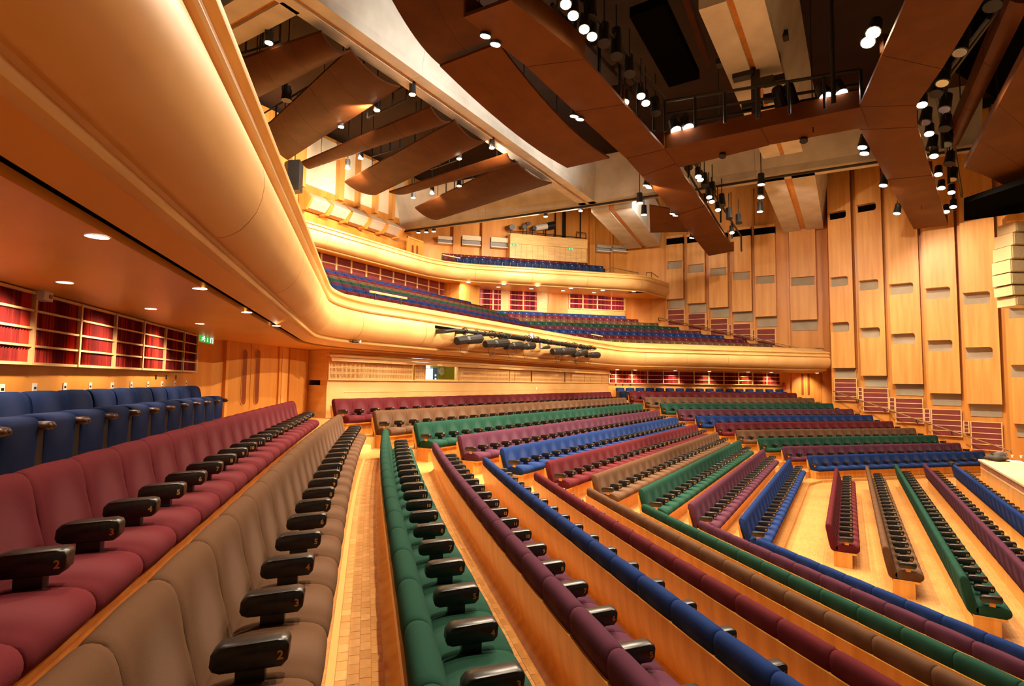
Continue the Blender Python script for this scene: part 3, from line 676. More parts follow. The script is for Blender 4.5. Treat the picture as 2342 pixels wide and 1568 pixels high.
# ------------------------------------------------------------------ balconies
def facet_path(pts, R):
    """polyline with rounded corners -> list of (pos, normal toward room)"""
    out = []
    P = [Vector(p) for p in pts]
    def nrm(a, b): d = (b-a).normalized(); return Vector((d.y, -d.x))
    n = len(P)
    cuts = []
    for k in range(n):
        if k in (0, n-1): cuts.append(0); continue
        a = (P[k]-P[k-1]).normalized(); b = (P[k+1]-P[k]).normalized(); ang = math.acos(max(-1, min(1, a.dot(b)))); cuts.append(R[k]*math.tan(ang/2))
    for k in range(n-1):
        d = (P[k+1]-P[k]); L = d.length; d = d.normalized(); nn = nrm(P[k], P[k+1])
        s0, s1 = cuts[k], L-cuts[k+1]
        m = max(1, int((s1-s0)/1.0))
        for j in range(m+1): out.append((P[k]+d*(s0+(s1-s0)*j/m), nn))
        if k < n-2:
            d2 = (P[k+2]-P[k+1]).normalized(); n2 = nrm(P[k+1], P[k+2]); steps = 8
            a0 = math.atan2(nn.y, nn.x); a1 = math.atan2(n2.y, n2.x)
            while a1-a0 > math.pi: a1 -= 2*math.pi
            while a1-a0 < -math.pi: a1 += 2*math.pi
            start = P[k]+d*s1; sign = 1 if (d.x*d2.y-d.y*d2.x) < 0 else -1
            c = start+nn*R[k+1]*sign
            for j in range(1, steps):
                a = a0+(a1-a0)*j/steps; nv = Vector((math.cos(a), math.sin(a))); out.append((c-nv*R[k+1]*sign, nv))
    return out
def subpath(path, s0, s1):
    cum = [0]
    for a, b in zip(path[:-1], path[1:]): cum.append(cum[-1]+(b[0]-a[0]).length)
    def at(s):
        for k in range(len(cum)-1):
            if s <= cum[k+1] or k == len(cum)-2:
                t = (s-cum[k])/max(1e-6, cum[k+1]-cum[k]); return (path[k][0].lerp(path[k+1][0], t), path[k][1].lerp(path[k+1][1], t).normalized())
    res = [at(s0)]+[path[k] for k in range(len(path)) if s0+.01 < cum[k] < s1-.01]+[at(s1)]
    return res
def plen(path): return sum((b[0]-a[0]).length for a, b in zip(path[:-1], path[1:]))
BULL = [(.43, .95), (.47, .956), (.51, .972), (.57, 1.012), (.625, 1.075), (.672, 1.15), (.700, 1.235), (.714, 1.33), (.712, 1.40), (.700, 1.455), (.672, 1.53), (.625, 1.60)]
BULL_B = [(.585, 1.60), (.63, 1.50), (.66, 1.38), (.655, 1.26), (.62, 1.15), (.56, 1.06), (.48, 1.0), (.43, .985)]
MOULD = [(.33, .855), (.365, .853), (.395, .868), (.405, .895), (.400, .92), (.385, .935), (.40, .955), (.44, .962), (.44, 1.0), (.33, 1.0)]
RAIL = [(.56, 1.60), (.645, 1.605), (.672, 1.615), (.685, 1.64), (.672, 1.665), (.645, 1.68), (.635, 1.70), (.635, 1.79), (.66, 1.805), (.685, 1.82), (.692, 1.85), (.68, 1.885), (.64, 1.90), (.56, 1.90)]
LEDGE = [(.60, 1.895), (.55, 1.915), (-.30, 2.13), (-.46, 2.17), (-.46, 2.05), (.52, 1.84)]
def balcony(name, path, dz, label, soffit, pan=2.5, phase=0.0, slot=True):
    B = struct(empty(name, (path[0][0].x, path[0][0].y, EYE_Z+dz)), label)
    def ch(o): o.parent = B; o.matrix_parent_inverse = Matrix.Translation(-B.location); return o
    z = lambda prof: [(d, h+EYE_Z+dz) for d, h in prof]
    L = plen(path); s = phase
    cuts = [0.0]
    while s < L-.6:
        if s > .5: cuts.append(s)
        s += pan
    cuts.append(L)
    for a, b in zip(cuts[:-1], cuts[1:]):
        o = ch(sweep(subpath(path, a+.007, b-.007), z(BULL+BULL_B), True).build('fascia_panel', W_PALE)); smooth_by_angle(o, 40)
    for nm, pr, mt in (('lower_moulding', MOULD, W_LEDGE), ('top_rail', RAIL, W_LEDGE), ('ledge', LEDGE, W_LEDGE)):
        o = ch(sweep(path, z(pr), True).build(nm, mt)); smooth_by_angle(o, 40)
    ch(sweep(path, z([(.40, 1.0), (.40, 1.88)]), False).build('fascia_backing', W_DARK))
    for nm, pr, mt in soffit:
        o = ch(sweep(path, z(pr), True).build(nm, mt)); smooth_by_angle(o, 40)
    return B
ref_c = (8.43, 10.47); ref_m = (2*XC-8.43, 10.47)
rend = (37.45, 38.78-37.45)
path1 = facet_path([(-9.0, -6.96), ref_c, ref_m, rend], [0, 4.2, 4.2, 0])
SOF1 = [('soffit_panel', [(-1.6, .72), (.105, .74), (.105, .80), (-1.6, .80)], W_SOFFIT), ('soffit_slot', [(.09, .79), (.24, .80), (.24, .83), (.09, .82)], BLACKC), ('soffit_edge_panel', [(.185, .765), (.34, .858), (.34, .90), (.185, .79)], W_SOFFIT)]
BALC1 = balcony('balcony_lower', path1, 0.0, 'lower balcony with a pale rounded wooden front sweeping round the hall', SOF1, 2.5, .45)
# upper balcony
cu = 47.4; yu = 20.9
path2 = facet_path([(5.5, yu), (cu-yu, yu), (35.7, cu-35.7), (39.0, cu-35.7-.55)], [0, 6.0, 1.2, 0])
SOF2 = [('soffit_panel', [(-4.9, 1.25), (.34, .86), (.34, .92), (-4.9, 1.31)], W_SOFFIT)]
DZ2 = 5.05
BALC2 = balcony('balcony_upper', path2, DZ2, 'upper balcony with a pale rounded wooden front below the ceiling panels', SOF2, 3.6, 1.2)
# ------------------------------------------------------------------ balcony seat rows
BK2 = [(.0, .30), (-.01, .62), (.0, .82), (.03, .85), (.07, .84), (.10, .80), (.13, .55), (.14, .30)]
ST2 = [(.16, .35), (.18, .62), (.22, .66), (.27, .64), (.30, .40), (.28, .30), (.18, .30)]
B2M = extrude_profile(BK2, [-.235, -.22, .22, .235], [.02, 0, 0, .02], 'b2'); S2M = extrude_profile(ST2, [-.23, -.21, .21, .23], [.02, 0, 0, .02], 's2')
A2M = MB().box((-.015, -.34, .0), (.015, -.02, .56)).box((-.025, -.36, .56), (.025, -.04, .60)).mesh(); A2M.materials.append(BLACK)
P2M = MB().box((-.014, -.145, .71), (.014, -.13, .735)).mesh(); P2M.materials.append(WHITE)
def seat_row(P, Q, zt, color, label, group, pitch=.5, plate=False):
    P = Vector(P); Q = Vector(Q); d = (Q-P); L = d.length; d = d.normalized(); n = max(1, int(round(L/pitch)))
    R = empty('theatre_seat_row', (P.x, P.y, zt)); tag(R, label, 'seat row', group)
    inv = Matrix.Translation(-R.location)
    def pl(name, me, M, mat=None):
        o = bpy.data.objects.new(name, me); COL.objects.link(o); o.parent = R; o.matrix_parent_inverse = inv; o.matrix_basis = M
        if mat is not None:
            if not me.materials: me.materials.append(mat)
            o.material_slots[0].link = 'OBJECT'; o.material_slots[0].material = mat
    for k in range(n):
        p = P+d*((k+.5)*L/n); M = frame2(d, (p.x, p.y, zt))
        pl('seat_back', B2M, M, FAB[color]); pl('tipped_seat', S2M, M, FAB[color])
        if plate: pl('number_disc', P2M, M)
    for k in range(n+1):
        p = P+d*(k*L/n); pl('arm_standard', A2M, frame2(d, (p.x, p.y, zt)))
    return R
def bz(j): return EYE_Z+3.1+.307*(j-2)-.85
CB_COL = ['brown', 'maroon', 'blue', 'purple', 'green', 'brown', 'maroon', 'blue', 'purple']
c_end = {1: (1236, 753), 2: (1209, 740), 3: (1185, 731), 4: (1160, 722), 5: (1135, 713), 6: (1110, 704), 7: (1075, 692), 8: (1000, 662)}
r_st = {0: (1330, 775), 1: (1270, 758), 2: (1241, 747), 3: (1211, 735), 4: (1186, 725), 5: (1160, 716), 6: (1142, 709), 7: (1112, 698)}
r_en = {0: (1765, 794), 1: (1707, 781), 2: (1654, 773), 3: (1602, 762), 4: (1552, 750), 5: (1505, 741), 6: (1459, 732), 7: (1430, 722)}
for j in range(1, 9):
    y = 10.47+2.13+.9*j; e = ony(*c_end[j], y)
    x0 = ony(733-2*j, 620, y).x-1.0
    seat_row((x0, y), (e.x, y), bz(j), CB_COL[j], '%s seat row of the lower balcony facing the stage, %s from its rail' % (CB_COL[j], ORD[j-1]), 'lower balcony rows facing the stage')
for j in range(0, 8):
    cc = ref_m[0]+ref_m[1]+(2.13+.9*j)*math.sqrt(2)
    a = onpl(*r_st[j], Vector((cc, 0, 0)), N3R); b = onpl(*r_en[j], Vector((cc, 0, 0)), N3R)
    seat_row((a.x, a.y), (b.x, b.y), bz(j), CB_COL[j], '%s seat row of the lower balcony wing, %s from its rail' % (CB_COL[j], ORD[j]), 'lower balcony rows by the side wall', plate=True)
# balcony stepping (hidden mostly): one raked slab under each set of rows
def rake(name, stn, label):
    mb = MB()
    prof = []
    for j in range(-1, 10):
        d0 = -(2.13+.9*j)+.62; prof += [(d0, bz(j)), (d0-.9, bz(j))]
    prof += [(prof[-1][0], EYE_Z+.9), (prof[0][0], EYE_Z+.9)]
    return struct(sweep(stn, prof, True).build(name, W_FLOOR), label)
pth = facet_path([(4.0, 10.47), ref_m, (37.6, 38.78-37.6)], [0, .3, 0])
st1 = [s for s in pth if abs(s[1].x) < .05]; rake('floor_balcony', st1, 'raked lower balcony floor facing the stage')
st2 = [(Vector((ref_m[0], ref_m[1])), Vector((-S2, -S2))), (Vector((37.0, 38.78-37.0)), Vector((-S2, -S2)))]
def rake_right():
    mb = MB(); vs = []
    # mitred wing: clip each step between the aisle line and the side wall x = 38.9
    for j in range(-1, 10):
        d0 = 2.13+.9*j-.62; d1 = d0+.9
        c0 = 38.78+d0*1.4142; c1 = 38.78+d1*1.4142
        y0 = 10.47+d0; y1 = 10.47+d1
        poly = [Vector((c0-y0, y0)), Vector((c1-y1, y1)), Vector((38.9, c1-38.9)), Vector((38.9, c0-38.9))]
        mb.prism(poly, EYE_Z+1.0, bz(j))
    return struct(mb.build('floor_balcony', W_FLOOR), 'raked lower balcony floor wing by the side wall')
rake_right()
for j, c, cc, st, en in ((0, 'blue', cu+.9*1.414, (1040, 600), (1379, 614)), (1, 'maroon', cu+1.75*1.414, (1010, 583), (1343, 605))):
    a = onpl(*st, Vector((cc, 0, 0)), N3R); b = onpl(*en, Vector((cc, 0, 0)), N3R)
    zt = onpl((st[0]+en[0])/2, 597 if j == 0 else 590, Vector((cc, 0, 0)), N3R).z-.85
    seat_row((a.x, a.y), (b.x, b.y), zt, 'navy' if j == 0 else c, '%s seat row on the upper balcony, %s back from its rail' % (('navy', 'maroon')[j], ORD[j]), 'upper balcony rows', plate=True)
# ================================================================== stepped side wall beside the far benches
WD = Vector((math.cos(math.radians(59.2)), math.sin(math.radians(59.2)))); WP = Vector((32.9, -5.7)); WN3 = Vector((WD.y, -WD.x, 0))
def wz(x, y): return (x/2.361+1350, y/2.361+500)      # coordinates read on an enlarged view
TOW = (-1, .25)
sw0 = WP-WD*14+Vector((.9, -.5)); sw1 = WP+WD*7.9+Vector((.9, -.5))
WALL_S = struct(wall_seg('wall_right', sw0, sw1, -.1, 17, W_WALL, .25, (1, -.5)), 'tall stepped wooden side wall beside the stage')
UX = 39.3
WALL_U = struct(MB().box((UX, .2, 2.2), (UX+.25, 16, 17)).build('wall_right_upper', W_WALL), 'upper wooden side wall above the lower balcony')
struct(wall_seg('wall_right_return', (37.9, .5), (UX, .9), 2.2, 17, W_DOOR, .2, (0, -1)), 'dark orange return between the two side walls')
def bayplane(pxc, pyc=800, az=78):
    r = ray(pxc, pyc); # meet the wall line
    k = WN3.dot(Vector((WP.x, WP.y, 0)))/r.dot(WN3); P = EYE+r*k
    d = Vector((math.cos(math.radians(az)), math.sin(math.radians(az)), 0)); return P, Vector((d.y, -d.x, 0)), d
def notch_piece(par, P, d, n, u0, u1, ur, z0, z1, th, mat, name='wall_panel'):
    r = min(.13, (z1-z0)*.45); pl = [(ur-r, z1)]
    for k in range(1, 7): a = math.pi/2*(1-k/6); pl.append((ur-r+r*math.cos(a), z1-r+r*math.sin(a)))
    for k in range(0, 7): a = -math.pi/2*k/6; pl.append((ur-r+r*math.cos(a), z0+r+r*math.sin(a)))
    pl += [(u1, z0), (u1, z1)]
    vs = []; m = len(pl)
    for o in (0, -th):
        for u, z in pl:
            q = P+d*u+n*o; vs.append((q.x, q.y, z))
    fs = [tuple(range(m)), tuple(range(m, 2*m))[::-1]]+[(k, (k+1) % m, m+(k+1) % m, m+k) for k in range(m)]
    MB().add(vs, fs).build(name, mat, par)
def bay(par, xl, xr, ys_holes, ybot, ytop_z, P, n, d, th=.42, hole_u=.80, label=None):
    """n points to the room"""
    A = onpl(xl, ybot, P, n); B = onpl(xr, ybot, P, n)
    u0, u1 = (A-P).dot(d), (B-P).dot(d)
    if u0 > u1: flip = True
    else: flip = False
    zb = onpl((xl+xr)/2, ybot, P, n).z
    lv = [zb]
    for (yt, yb) in ys_holes[::-1]: lv += [onpl((xl+xr)/2, yb, P, n).z, onpl((xl+xr)/2, yt, P, n).z]
    lv.append(ytop_z)
    dd = d if not flip else -d; U0 = (A-P).dot(dd); U1 = (B-P).dot(dd)
    def q3(u, o): v = P+dd*u+n*o; return Vector((v.x, v.y))
    def slab(z0, z1): MB().prism([q3(U0, 0), q3(U1, 0), q3(U1, -th), q3(U0, -th)], z0, z1).build('wall_panel', W_PANEL, par)
    for k in range(0, len(lv)-1, 2): slab(lv[k]+.002, lv[k+1]-.002)
    for k in range(1, len(lv)-1, 2):
        ur = U0+(U1-U0)*hole_u
        notch_piece(par, P, dd, n, U0, U1, ur, lv[k], lv[k+1], th, W_PANEL)
        MB().prism([q3(U0+.02, -th+.06), q3(U1-.02, -th+.06), q3(U1-.02, -th+.03), q3(U0+.02, -th+.03)], lv[k]-.05, lv[k+1]+.05).build('recess_back', CONC2 if lv[k] < 12 else BLACKC, par)  # black backs put the shade of unlit concrete in the high slots into the colour
    return q3, U0, U1, zb
def dado(par, x0, x1, y0, y1, rows, P, n, off=-.30, name='dado'):
    P2 = P+n*off; a = onpl(x0, (y0+y1)/2, P2, n); b = onpl(x1, (y0+y1)/2, P2, n)
    xm = (x0+x1)/2; za = onpl(xm, y1, P2, n).z; zt = onpl(xm, y0, P2, n).z
    t = (n.x, n.y)
    vbox(a, b, za, zt, .03, REDP, 'dado_panel', par, sink=.02, toward=t)
    for r in range(rows+1):
        zc = za+(zt-za)*r/rows; vbox(a, b, zc-.018, zc+.018, .05, CREAM, 'dado_rail', par, toward=t)
    dd = (b-a).normalized()*.022
    for p in (a, b): vbox(p-dd, p+dd, za-.02, zt+.02, .055, CREAM, 'dado_post', par, toward=t)
low = [(1305, 1430, [(-47, -5), (310, 362), (557, 610)], 805, (1320, 1440, 862, 982)), (1462, 1600, [(-90, -47), (327, 382), (586, 641)], 847, (1475, 1610, 915, 1040)),
       (1632, 1797, [(345, 404), (618, 676)], 892, (1650, 1798, 970, 1100)), (1828, 2002, [(367, 428), (654, 714)], 943, (1845, 2005, 1030, 1172)),
       (2035, 2225, [(391, 457), (692, 757)], 1000, (2058, 2225, 1098, 1248)), (2285, 2480, [(466, 532), (788, 855)], 1110, None)]
small = [(1448, 1470, 912, 975), (1617, 1645, 966, 1032), (1805, 1835, 1027, 1095), (2018, 2045, 1093, 1155)]
for k, (xl, xr, hs, yb, dd_) in enumerate(low):
    a = wz(xl, yb); b = wz(xr, yb); P, n, d = bayplane((a[0]+b[0])/2)
    n = -n if n.x > 0 else n
    q3, U0, U1, zb = bay(WALL_S, a[0], b[0], [(wz(0, t)[1], wz(0, bt)[1]) for t, bt in hs], a[1], 16.6, P, n, d)
    MB().prism([q3(U0-.12, -.40), q3(U1+.12, -.40), q3(U1+.12, -.46), q3(U0-.12, -.46)], -.1, 16.8).build('backing_board', W_WALL, WALL_S)
    # concrete pier face showing below the panel
    z1 = zb+.3; z0 = zb-.58
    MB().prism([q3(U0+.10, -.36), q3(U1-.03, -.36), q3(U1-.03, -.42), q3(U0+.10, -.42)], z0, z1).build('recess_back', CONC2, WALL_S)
    # narrow plank columns between the bays
    MB().prism([q3(U1+.10, -.18), q3(U1+.30, -.18), q3(U1+.30, -.42), q3(U1+.10, -.42)], 0, 16.8).build('plank_column', W_DOOR, WALL_S)
    if dd_:
        x0, y0 = wz(dd_[0], dd_[2]); x1, y1 = wz(dd_[1], dd_[3]); dado(WALL_S, x0, x1, y0, y1, 5, P, n)
        if k > 0:
            s_ = small[k-1]; x0, y0 = wz(s_[0], s_[2]); x1, y1 = wz(s_[1], s_[3]); dado(WALL_S, x0, x1, y0, y1, 3, P, n)
upb = [(410, 500, [(228, 270)], 432, 558), (522, 617, [(245, 290)], 455, 554), (640, 740, [(265, 308)], 478, 548), (763, 868, [(287, 330)], 500, 540), (887, 1000, [(307, 350)], 527, 535), (1075, 1217, [(313, 360)], 545, 520)]
upd = [(420, 508, 490, 575), (530, 622, 513, 600), (650, 742, 540, 628), (772, 868, 567, 655), (900, 1000, 595, 685)]
PU = Vector((UX-.45, 0, 0)); NU = Vector((-1, 0, 0))
for k, (xl, xr, hs, yb, yt) in enumerate(upb):
    x0 = wz(xl, 0)[0]; x1 = wz(xr, 0)[0]; xm = (x0+x1)/2
    A = onx(x0, 600, PU.x); B = onx(x1, 600, PU.x); zb = onx(xm, wz(0, yb)[1], PU.x).z
    h0, h1 = onx(xm, wz(0, hs[0][1])[1], PU.x).z, onx(xm, wz(0, hs[0][0])[1], PU.x).z; zt = onx(xm, yt, PU.x).z
    ya, ybb = sorted((A.y, B.y))
    MB().box((PU.x, ya, zb), (UX, ybb, h0)).build('wall_panel', W_PANEL, WALL_U); MB().box((PU.x, ya, h1), (UX, ybb, zt)).build('wall_panel', W_PANEL, WALL_U)
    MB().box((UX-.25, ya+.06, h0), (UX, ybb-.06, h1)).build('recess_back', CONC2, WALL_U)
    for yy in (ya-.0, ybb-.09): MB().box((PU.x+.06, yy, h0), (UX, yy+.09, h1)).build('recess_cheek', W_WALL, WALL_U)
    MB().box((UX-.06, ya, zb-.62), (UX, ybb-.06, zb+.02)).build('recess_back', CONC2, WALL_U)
    MB().box((PU.x+.1, ya, zt+.02), (UX, ybb, zt+.45)).build('dark_slot', BLACKC, WALL_U); MB().box((PU.x+.05, ya, zt+.45), (UX, ybb, zt+.62)).build('slot_head', W_PANEL, WALL_U)
    MB().box((UX-.16, ybb+.04, 5.3), (UX, ybb+.16, 16.5)).build('plank_column', W_DOOR, WALL_U)
for k, (x0, x1, y0, y1) in enumerate(upd):
    a = wz(x0, y0); b = wz(x1, y1); dado(WALL_U, a[0], b[0], a[1], b[1], 3, Vector((UX, 0, 0)), NU, off=.0)
    if k: dado(WALL_U, wz(upd[k-1][1]+8, 0)[0], wz(x0-10, 0)[0], a[1]+2, a[1]+27, 2, Vector((UX, 0, 0)), NU, off=.0)
ya_, yb_ = onx(1893, 700, UX).y, onx(1784, 700, UX).y
plank_lines(WALL_U, (UX, ya_), (UX, yb_), 5.0, 13.2, 13)
# handrails
def handrail(pts, r, label, posts, drop=.16, off=None):
    T = empty('handrail', pts[0]); tag(T, label, 'handrail')
    chk(MB().tube(pts, r, 10).build('rail', BRASS), T)
    for p in posts:
        p = Vector(p); chk(MB().tube([p, p+Vector((0, 0, -drop)), p+Vector((.18, -.08, -drop-.03))] if off is None else [p, p+Vector(off)], r*.7, 8).build('bracket', BLACK), T)
    return T
def hw(px, py):
    return onpl(px, py, Vector((WP.x, WP.y, 0))+Vector((-.25, .15, 0)), WN3)
h0, h1 = hw(1906, 894), hw(2312, 1031)
handrail([h0+Vector((.1, .0, -.02)), h0, h1, h1+Vector((0, 0, -.12))], .032, 'long bronze handrail sloping down the stepped side wall to the stage', [h0.lerp(h1, t) for t in (.02, .16, .34, .53, .72)])
uh = [onx(1506, 726, UX-.35), onx(1790, 787, UX-.35), onx(1837, 796, UX-.35), onx(1884, 796, UX-.6), onx(1884, 801, UX-.6)]
handrail(uh, .035, 'bronze handrail sloping along the upper side wall of the lower balcony', [uh[0], uh[0].lerp(uh[1], .35), uh[0].lerp(uh[1], .7), uh[2]], .2)
def rail_guard(pa, pb, h, label, mat=CREAM):
    T = empty('safety_rail', pa); tag(T, label, 'handrail'); pa = Vector(pa); pb = Vector(pb)
    chk(MB().tube([pa, pb], .03, 8).build('rail', mat), T)
    for t in (.13, .83): q = pa.lerp(pb, t); chk(MB().tube([q, q-Vector((0, 0, h))], .022, 8).build('post', BLACK), T)
rail_guard(ony(846, 666, 10.75), ony(930, 682, 10.75), .22, 'short pale safety rail above the lower balcony front facing the stage')
cc1 = ref_m[0]+ref_m[1]+.3
rail_guard(onpl(1352, 764, Vector((cc1, 0, 0)), N3R), onpl(1378, 769, Vector((cc1, 0, 0)), N3R), .3, 'short pale safety rail on the lower balcony above the stage lamps')
cc2 = cu+.2
rail_guard(onpl(1012, 582, Vector((cc2, 0, 0)), N3R), onpl(1053, 590, Vector((cc2, 0, 0)), N3R), .25, 'short pale safety rail on the upper balcony front')
for pts_, lab in (([(1384, 619), (1397, 611), (1460, 624)], 'bronze handrail on the upper balcony beside the navy seats'), ([(1478, 623), (1490, 623), (1506, 634)], 'bronze handrail at the far end of the upper balcony')):
    pp = [onpl(x, y, Vector((cc2+.5, 0, 0)), N3R) for x, y in pts_]; handrail(pp, .03, lab, pp[:2], .5, (0, 0, -.6))
# ================================================================== walls at the backs of the balconies
YD = 21.3
WALL_D = struct(MB().box((4, YD, 6), (28.0, YD+.2, 9.9)).build('wall_back_lower_balcony', W_WALL), 'wooden wall behind the lower balcony with maroon panels')
mxs = [705, 733, 768, 802.5, 837, 869, 899, 927, 954, 980, 1004, 1016]
zd1 = ony(800, 592, YD).z; zd0 = ony(800, 628.5, YD).z
for a, b in zip(mxs[:-1], mxs[1:]):
    A = ony(a, 600, YD); B = ony(b, 600, YD)
    MB().box((A.x+.03, YD-.03, zd0), (B.x-.03, YD, zd1)).build('dado_panel', REDP, WALL_D)
    MB().box((A.x-.05, YD-.06, zd0-.05), (A.x+.05, YD, zd1)).build('dado_post', CREAM, WALL_D)
xs0, xs1 = ony(mxs[0], 600, YD).x, ony(mxs[-1], 600, YD).x
for zc in (zd0-.02, (zd0+zd1)/2-.05): MB().box((xs0, YD-.05, zc-.025), (xs1, YD, zc+.025)).build('dado_rail', CREAM, WALL_D)
MB().box((xs1, YD-1.2, 6), (xs1+2.2, YD, 10.8)).build('pier', W_PANEL, WALL_D)
o = MB().box((ony(759, 578, YD).x-.14, YD-.05, ony(759, 581, YD).z), (ony(759, 578, YD).x+.14, YD-.03, ony(759, 575, YD).z)).build('wall_plate', WHITE, WALL_D)
CW = 53.0
def wrb(px, py): return onpl(px, py, Vector((CW, 0, 0)), N3R)
WALL_E = struct(wall_seg('wall_right_balcony', (26, CW-26), (UX, CW-UX), 5, 17, W_WALL, .25, (1, 1)), 'wooden wall behind the balcony wing with striped red curtains')
def z4(x, y): return (x/4.78+1050, y/4.78+480)
for xs_, y0, y1 in (([30, 205, 370, 465], 850, 1090), ([545, 700, 858], 878, 1100), ([1205, 1350, 1508, 1660, 1805], 925, 1090)):
    pp = [wrb(*z4(x, (y0+y1)/2)) for x in xs_]
    xm = (xs_[0]+xs_[-1])/2; za, zb = wrb(*z4(xm, y1)).z, wrb(*z4(xm, y0)).z
    for a, b in zip(pp[:-1], pp[1:]): pleat_bay(a, b, za, zb, 3 if len(xs_) > 4 else 4, WALL_E, CURT, frame_w=.09, pleat=.12, depth=.05, mid_t=.05, toward=(-1, -1))
    e = Vector((.045, -.045, 0)); vbox(pp[-1]-e, pp[-1]+e, za, zb, .08, CREAM, 'grid_post', WALL_E, toward=(-1, -1))
a = wrb(*z4(1185, 1100)); b = wrb(*z4(1830, 1100)); vbox(a, b, a.z-.9, wrb(*z4(1500, 1098)).z, .03, W_LEDGE, 'pale_dado', WALL_E, toward=(-1, -1))
for x0, x1, mt in ((470, 540, W_LEDGE), (862, 965, W_LEDGE), (970, 1180, W_WALL), (1810, 1905, W_DOOR)):
    vbox(wrb(*z4(x0, 1000)), wrb(*z4(x1, 1000)), 6, 10.4, .05, mt, 'wall_panel', WALL_E, toward=(-1, -1))
# small door in the chamfer at the end of the wing
dp = [(wrb(1464, 690)), wrb(1482, 690), wrb(1500, 690)]
double_door('door_3', dp[0], dp[1], dp[2], dp[1].z-1.6, wrb(1482, 683).z, [(wrb(1475, 700), .14, wrb(1475, 735).z, wrb(1475, 692).z), (wrb(1487, 700), .14, wrb(1487, 735).z, wrb(1487, 692).z)], 'pale pair of doors at the end of the lower balcony wing', toward=(-1, -1), proud=.05)
a, b = wrb(1466, 679), wrb(1480, 679); o = vbox(a, b, wrb(1473, 683).z, wrb(1473, 677).z, .3, BLACK, 'small_loudspeaker', None, toward=(-1, -1)); tag(o, 'small black loudspeaker above the pale doors of the balcony wing', 'loudspeaker')
a, b = wrb(1237, 668), wrb(1248.5, 669); exit_sign(a, b, wrb(1242, 671.5).z, wrb(1242, 665.5).z, 'green exit sign between the striped red curtains under the upper balcony', toward=(-1, -1))
# upper back wall, facing the stage
YT = 24.2
WALL_T = struct(MB().box((2, YT, 9), (32, YT+.2, 17)).build('wall_back_upper', W_WALL), 'upper wooden back wall with bright lit panels under the ceiling')
def yt(px, py): return ony(px, py, YT)
def z2(x, y): return (x/2.614+450, y/2.614)
piers = [(540, 625), (825, 858), (940, 955), (1045, 1065), (1145, 1165), (1238, 1255)]
for (x0, x1) in piers:
    A, B = yt(*z2(x0, 1100)), yt(*z2(x1, 1100)); MB().box((A.x, YT-.35, yt(*z2(1000, 1260)).z), (B.x, YT, 16.8)).build('pier', W_PANEL, WALL_T)
for (xa_, xb_) in zip(piers[:-1], piers[1:]):
    A, B = yt(*z2(xa_[1], 1100)), yt(*z2(xb_[0], 1100))
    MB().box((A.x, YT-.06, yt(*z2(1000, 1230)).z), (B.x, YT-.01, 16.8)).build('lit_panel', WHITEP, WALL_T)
troughs = [(695, 800, 1158, 1250), (822, 920, 1200, 1290), (932, 1035, 1240, 1332), (1040, 1135, 1282, 1362), (1142, 1230, 1316, 1392)]
for (x0, x1, y0, y1) in troughs:
    A, B = ony(*z2(x0, (y0+y1)/2), YT-1.0), ony(*z2(x1, (y0+y1)/2), YT-1.0); zt, zb = ony(*z2((x0+x1)/2, y0), YT-1.0).z, ony(*z2((x0+x1)/2, y1), YT-1.0).z
    zm = (zt+zb)/2
    pr = [(YT-.55, zt), (YT-1.0, zm+.02), (YT-1.0, zm-.04), (YT-.6, zb), (YT-.1, zb), (YT-.1, zt)]
    for nm, s0, s1, mt in (('trough_shade', 0, 1, WHITEP), ('trough_lip', 2, 3, CONC2)): pass
    vs = [(A.x, y, z) for y, z in pr]+[(B.x, y, z) for y, z in pr]; m = len(pr)
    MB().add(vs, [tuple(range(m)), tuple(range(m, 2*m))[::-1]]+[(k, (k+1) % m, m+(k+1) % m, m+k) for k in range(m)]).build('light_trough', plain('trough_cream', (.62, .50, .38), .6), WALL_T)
    for xx in (A.x-.16, B.x+.02): MB().add([(xx, y+(.05 if k in (0, 5) else -.05), z+(.1 if k in (0, 5) else -.12 if k in (3, 4) else 0)) for k, (y, z) in enumerate(pr)]+[(xx+.14, y+(.05 if k in (0, 5) else -.05), z+(.1 if k in (0, 5) else -.12 if k in (3, 4) else 0)) for k, (y, z) in enumerate(pr)], [tuple(range(m)), tuple(range(m, 2*m))[::-1]]+[(k, (k+1) % m, m+(k+1) % m, m+k) for k in range(m)]).build('trough_cheek', W_WALL, WALL_T)
zb_ = yt(*z2(1000, 1300)).z
A = yt(600, 470); B = yt(935, 500)
n_pl = 26
for k in range(n_pl):
    x0 = A.x+(B.x-A.x)*k/n_pl; x1 = A.x+(B.x-A.x)*(k+1)/n_pl
    MB().box((x0+.006, YT-.62, 10.0), (x1-.006, YT-.55, ony(x1 and (700+8.5*k), 1, YT).z*0+11.55)).build('wall_plank', noisy('lit_plank', (.74, .46, .15), (.84, .56, .22), (2, 2, .3), .45, 4), WALL_T)
# small door of the upper balcony
dp = [ony(936, 560, YT-.7), ony(944, 560, YT-.7), ony(952, 560, YT-.7)]
dp = [ony(x, 560, YT-.8) for x in (932, 947, 964)]
double_door('door_4', dp[0], dp[1], dp[2], 9.7, ony(947, 549, YT-.8).z, [(ony(942, 570, YT-.8), .12, ony(942, 585, YT-.8).z, ony(942, 559, YT-.8).z), (ony(952.5, 570, YT-.8), .12, ony(952, 585, YT-.8).z, ony(952, 560, YT-.8).z)], 'small pale doors at the back of the upper balcony', toward=(0, -1), proud=.05)
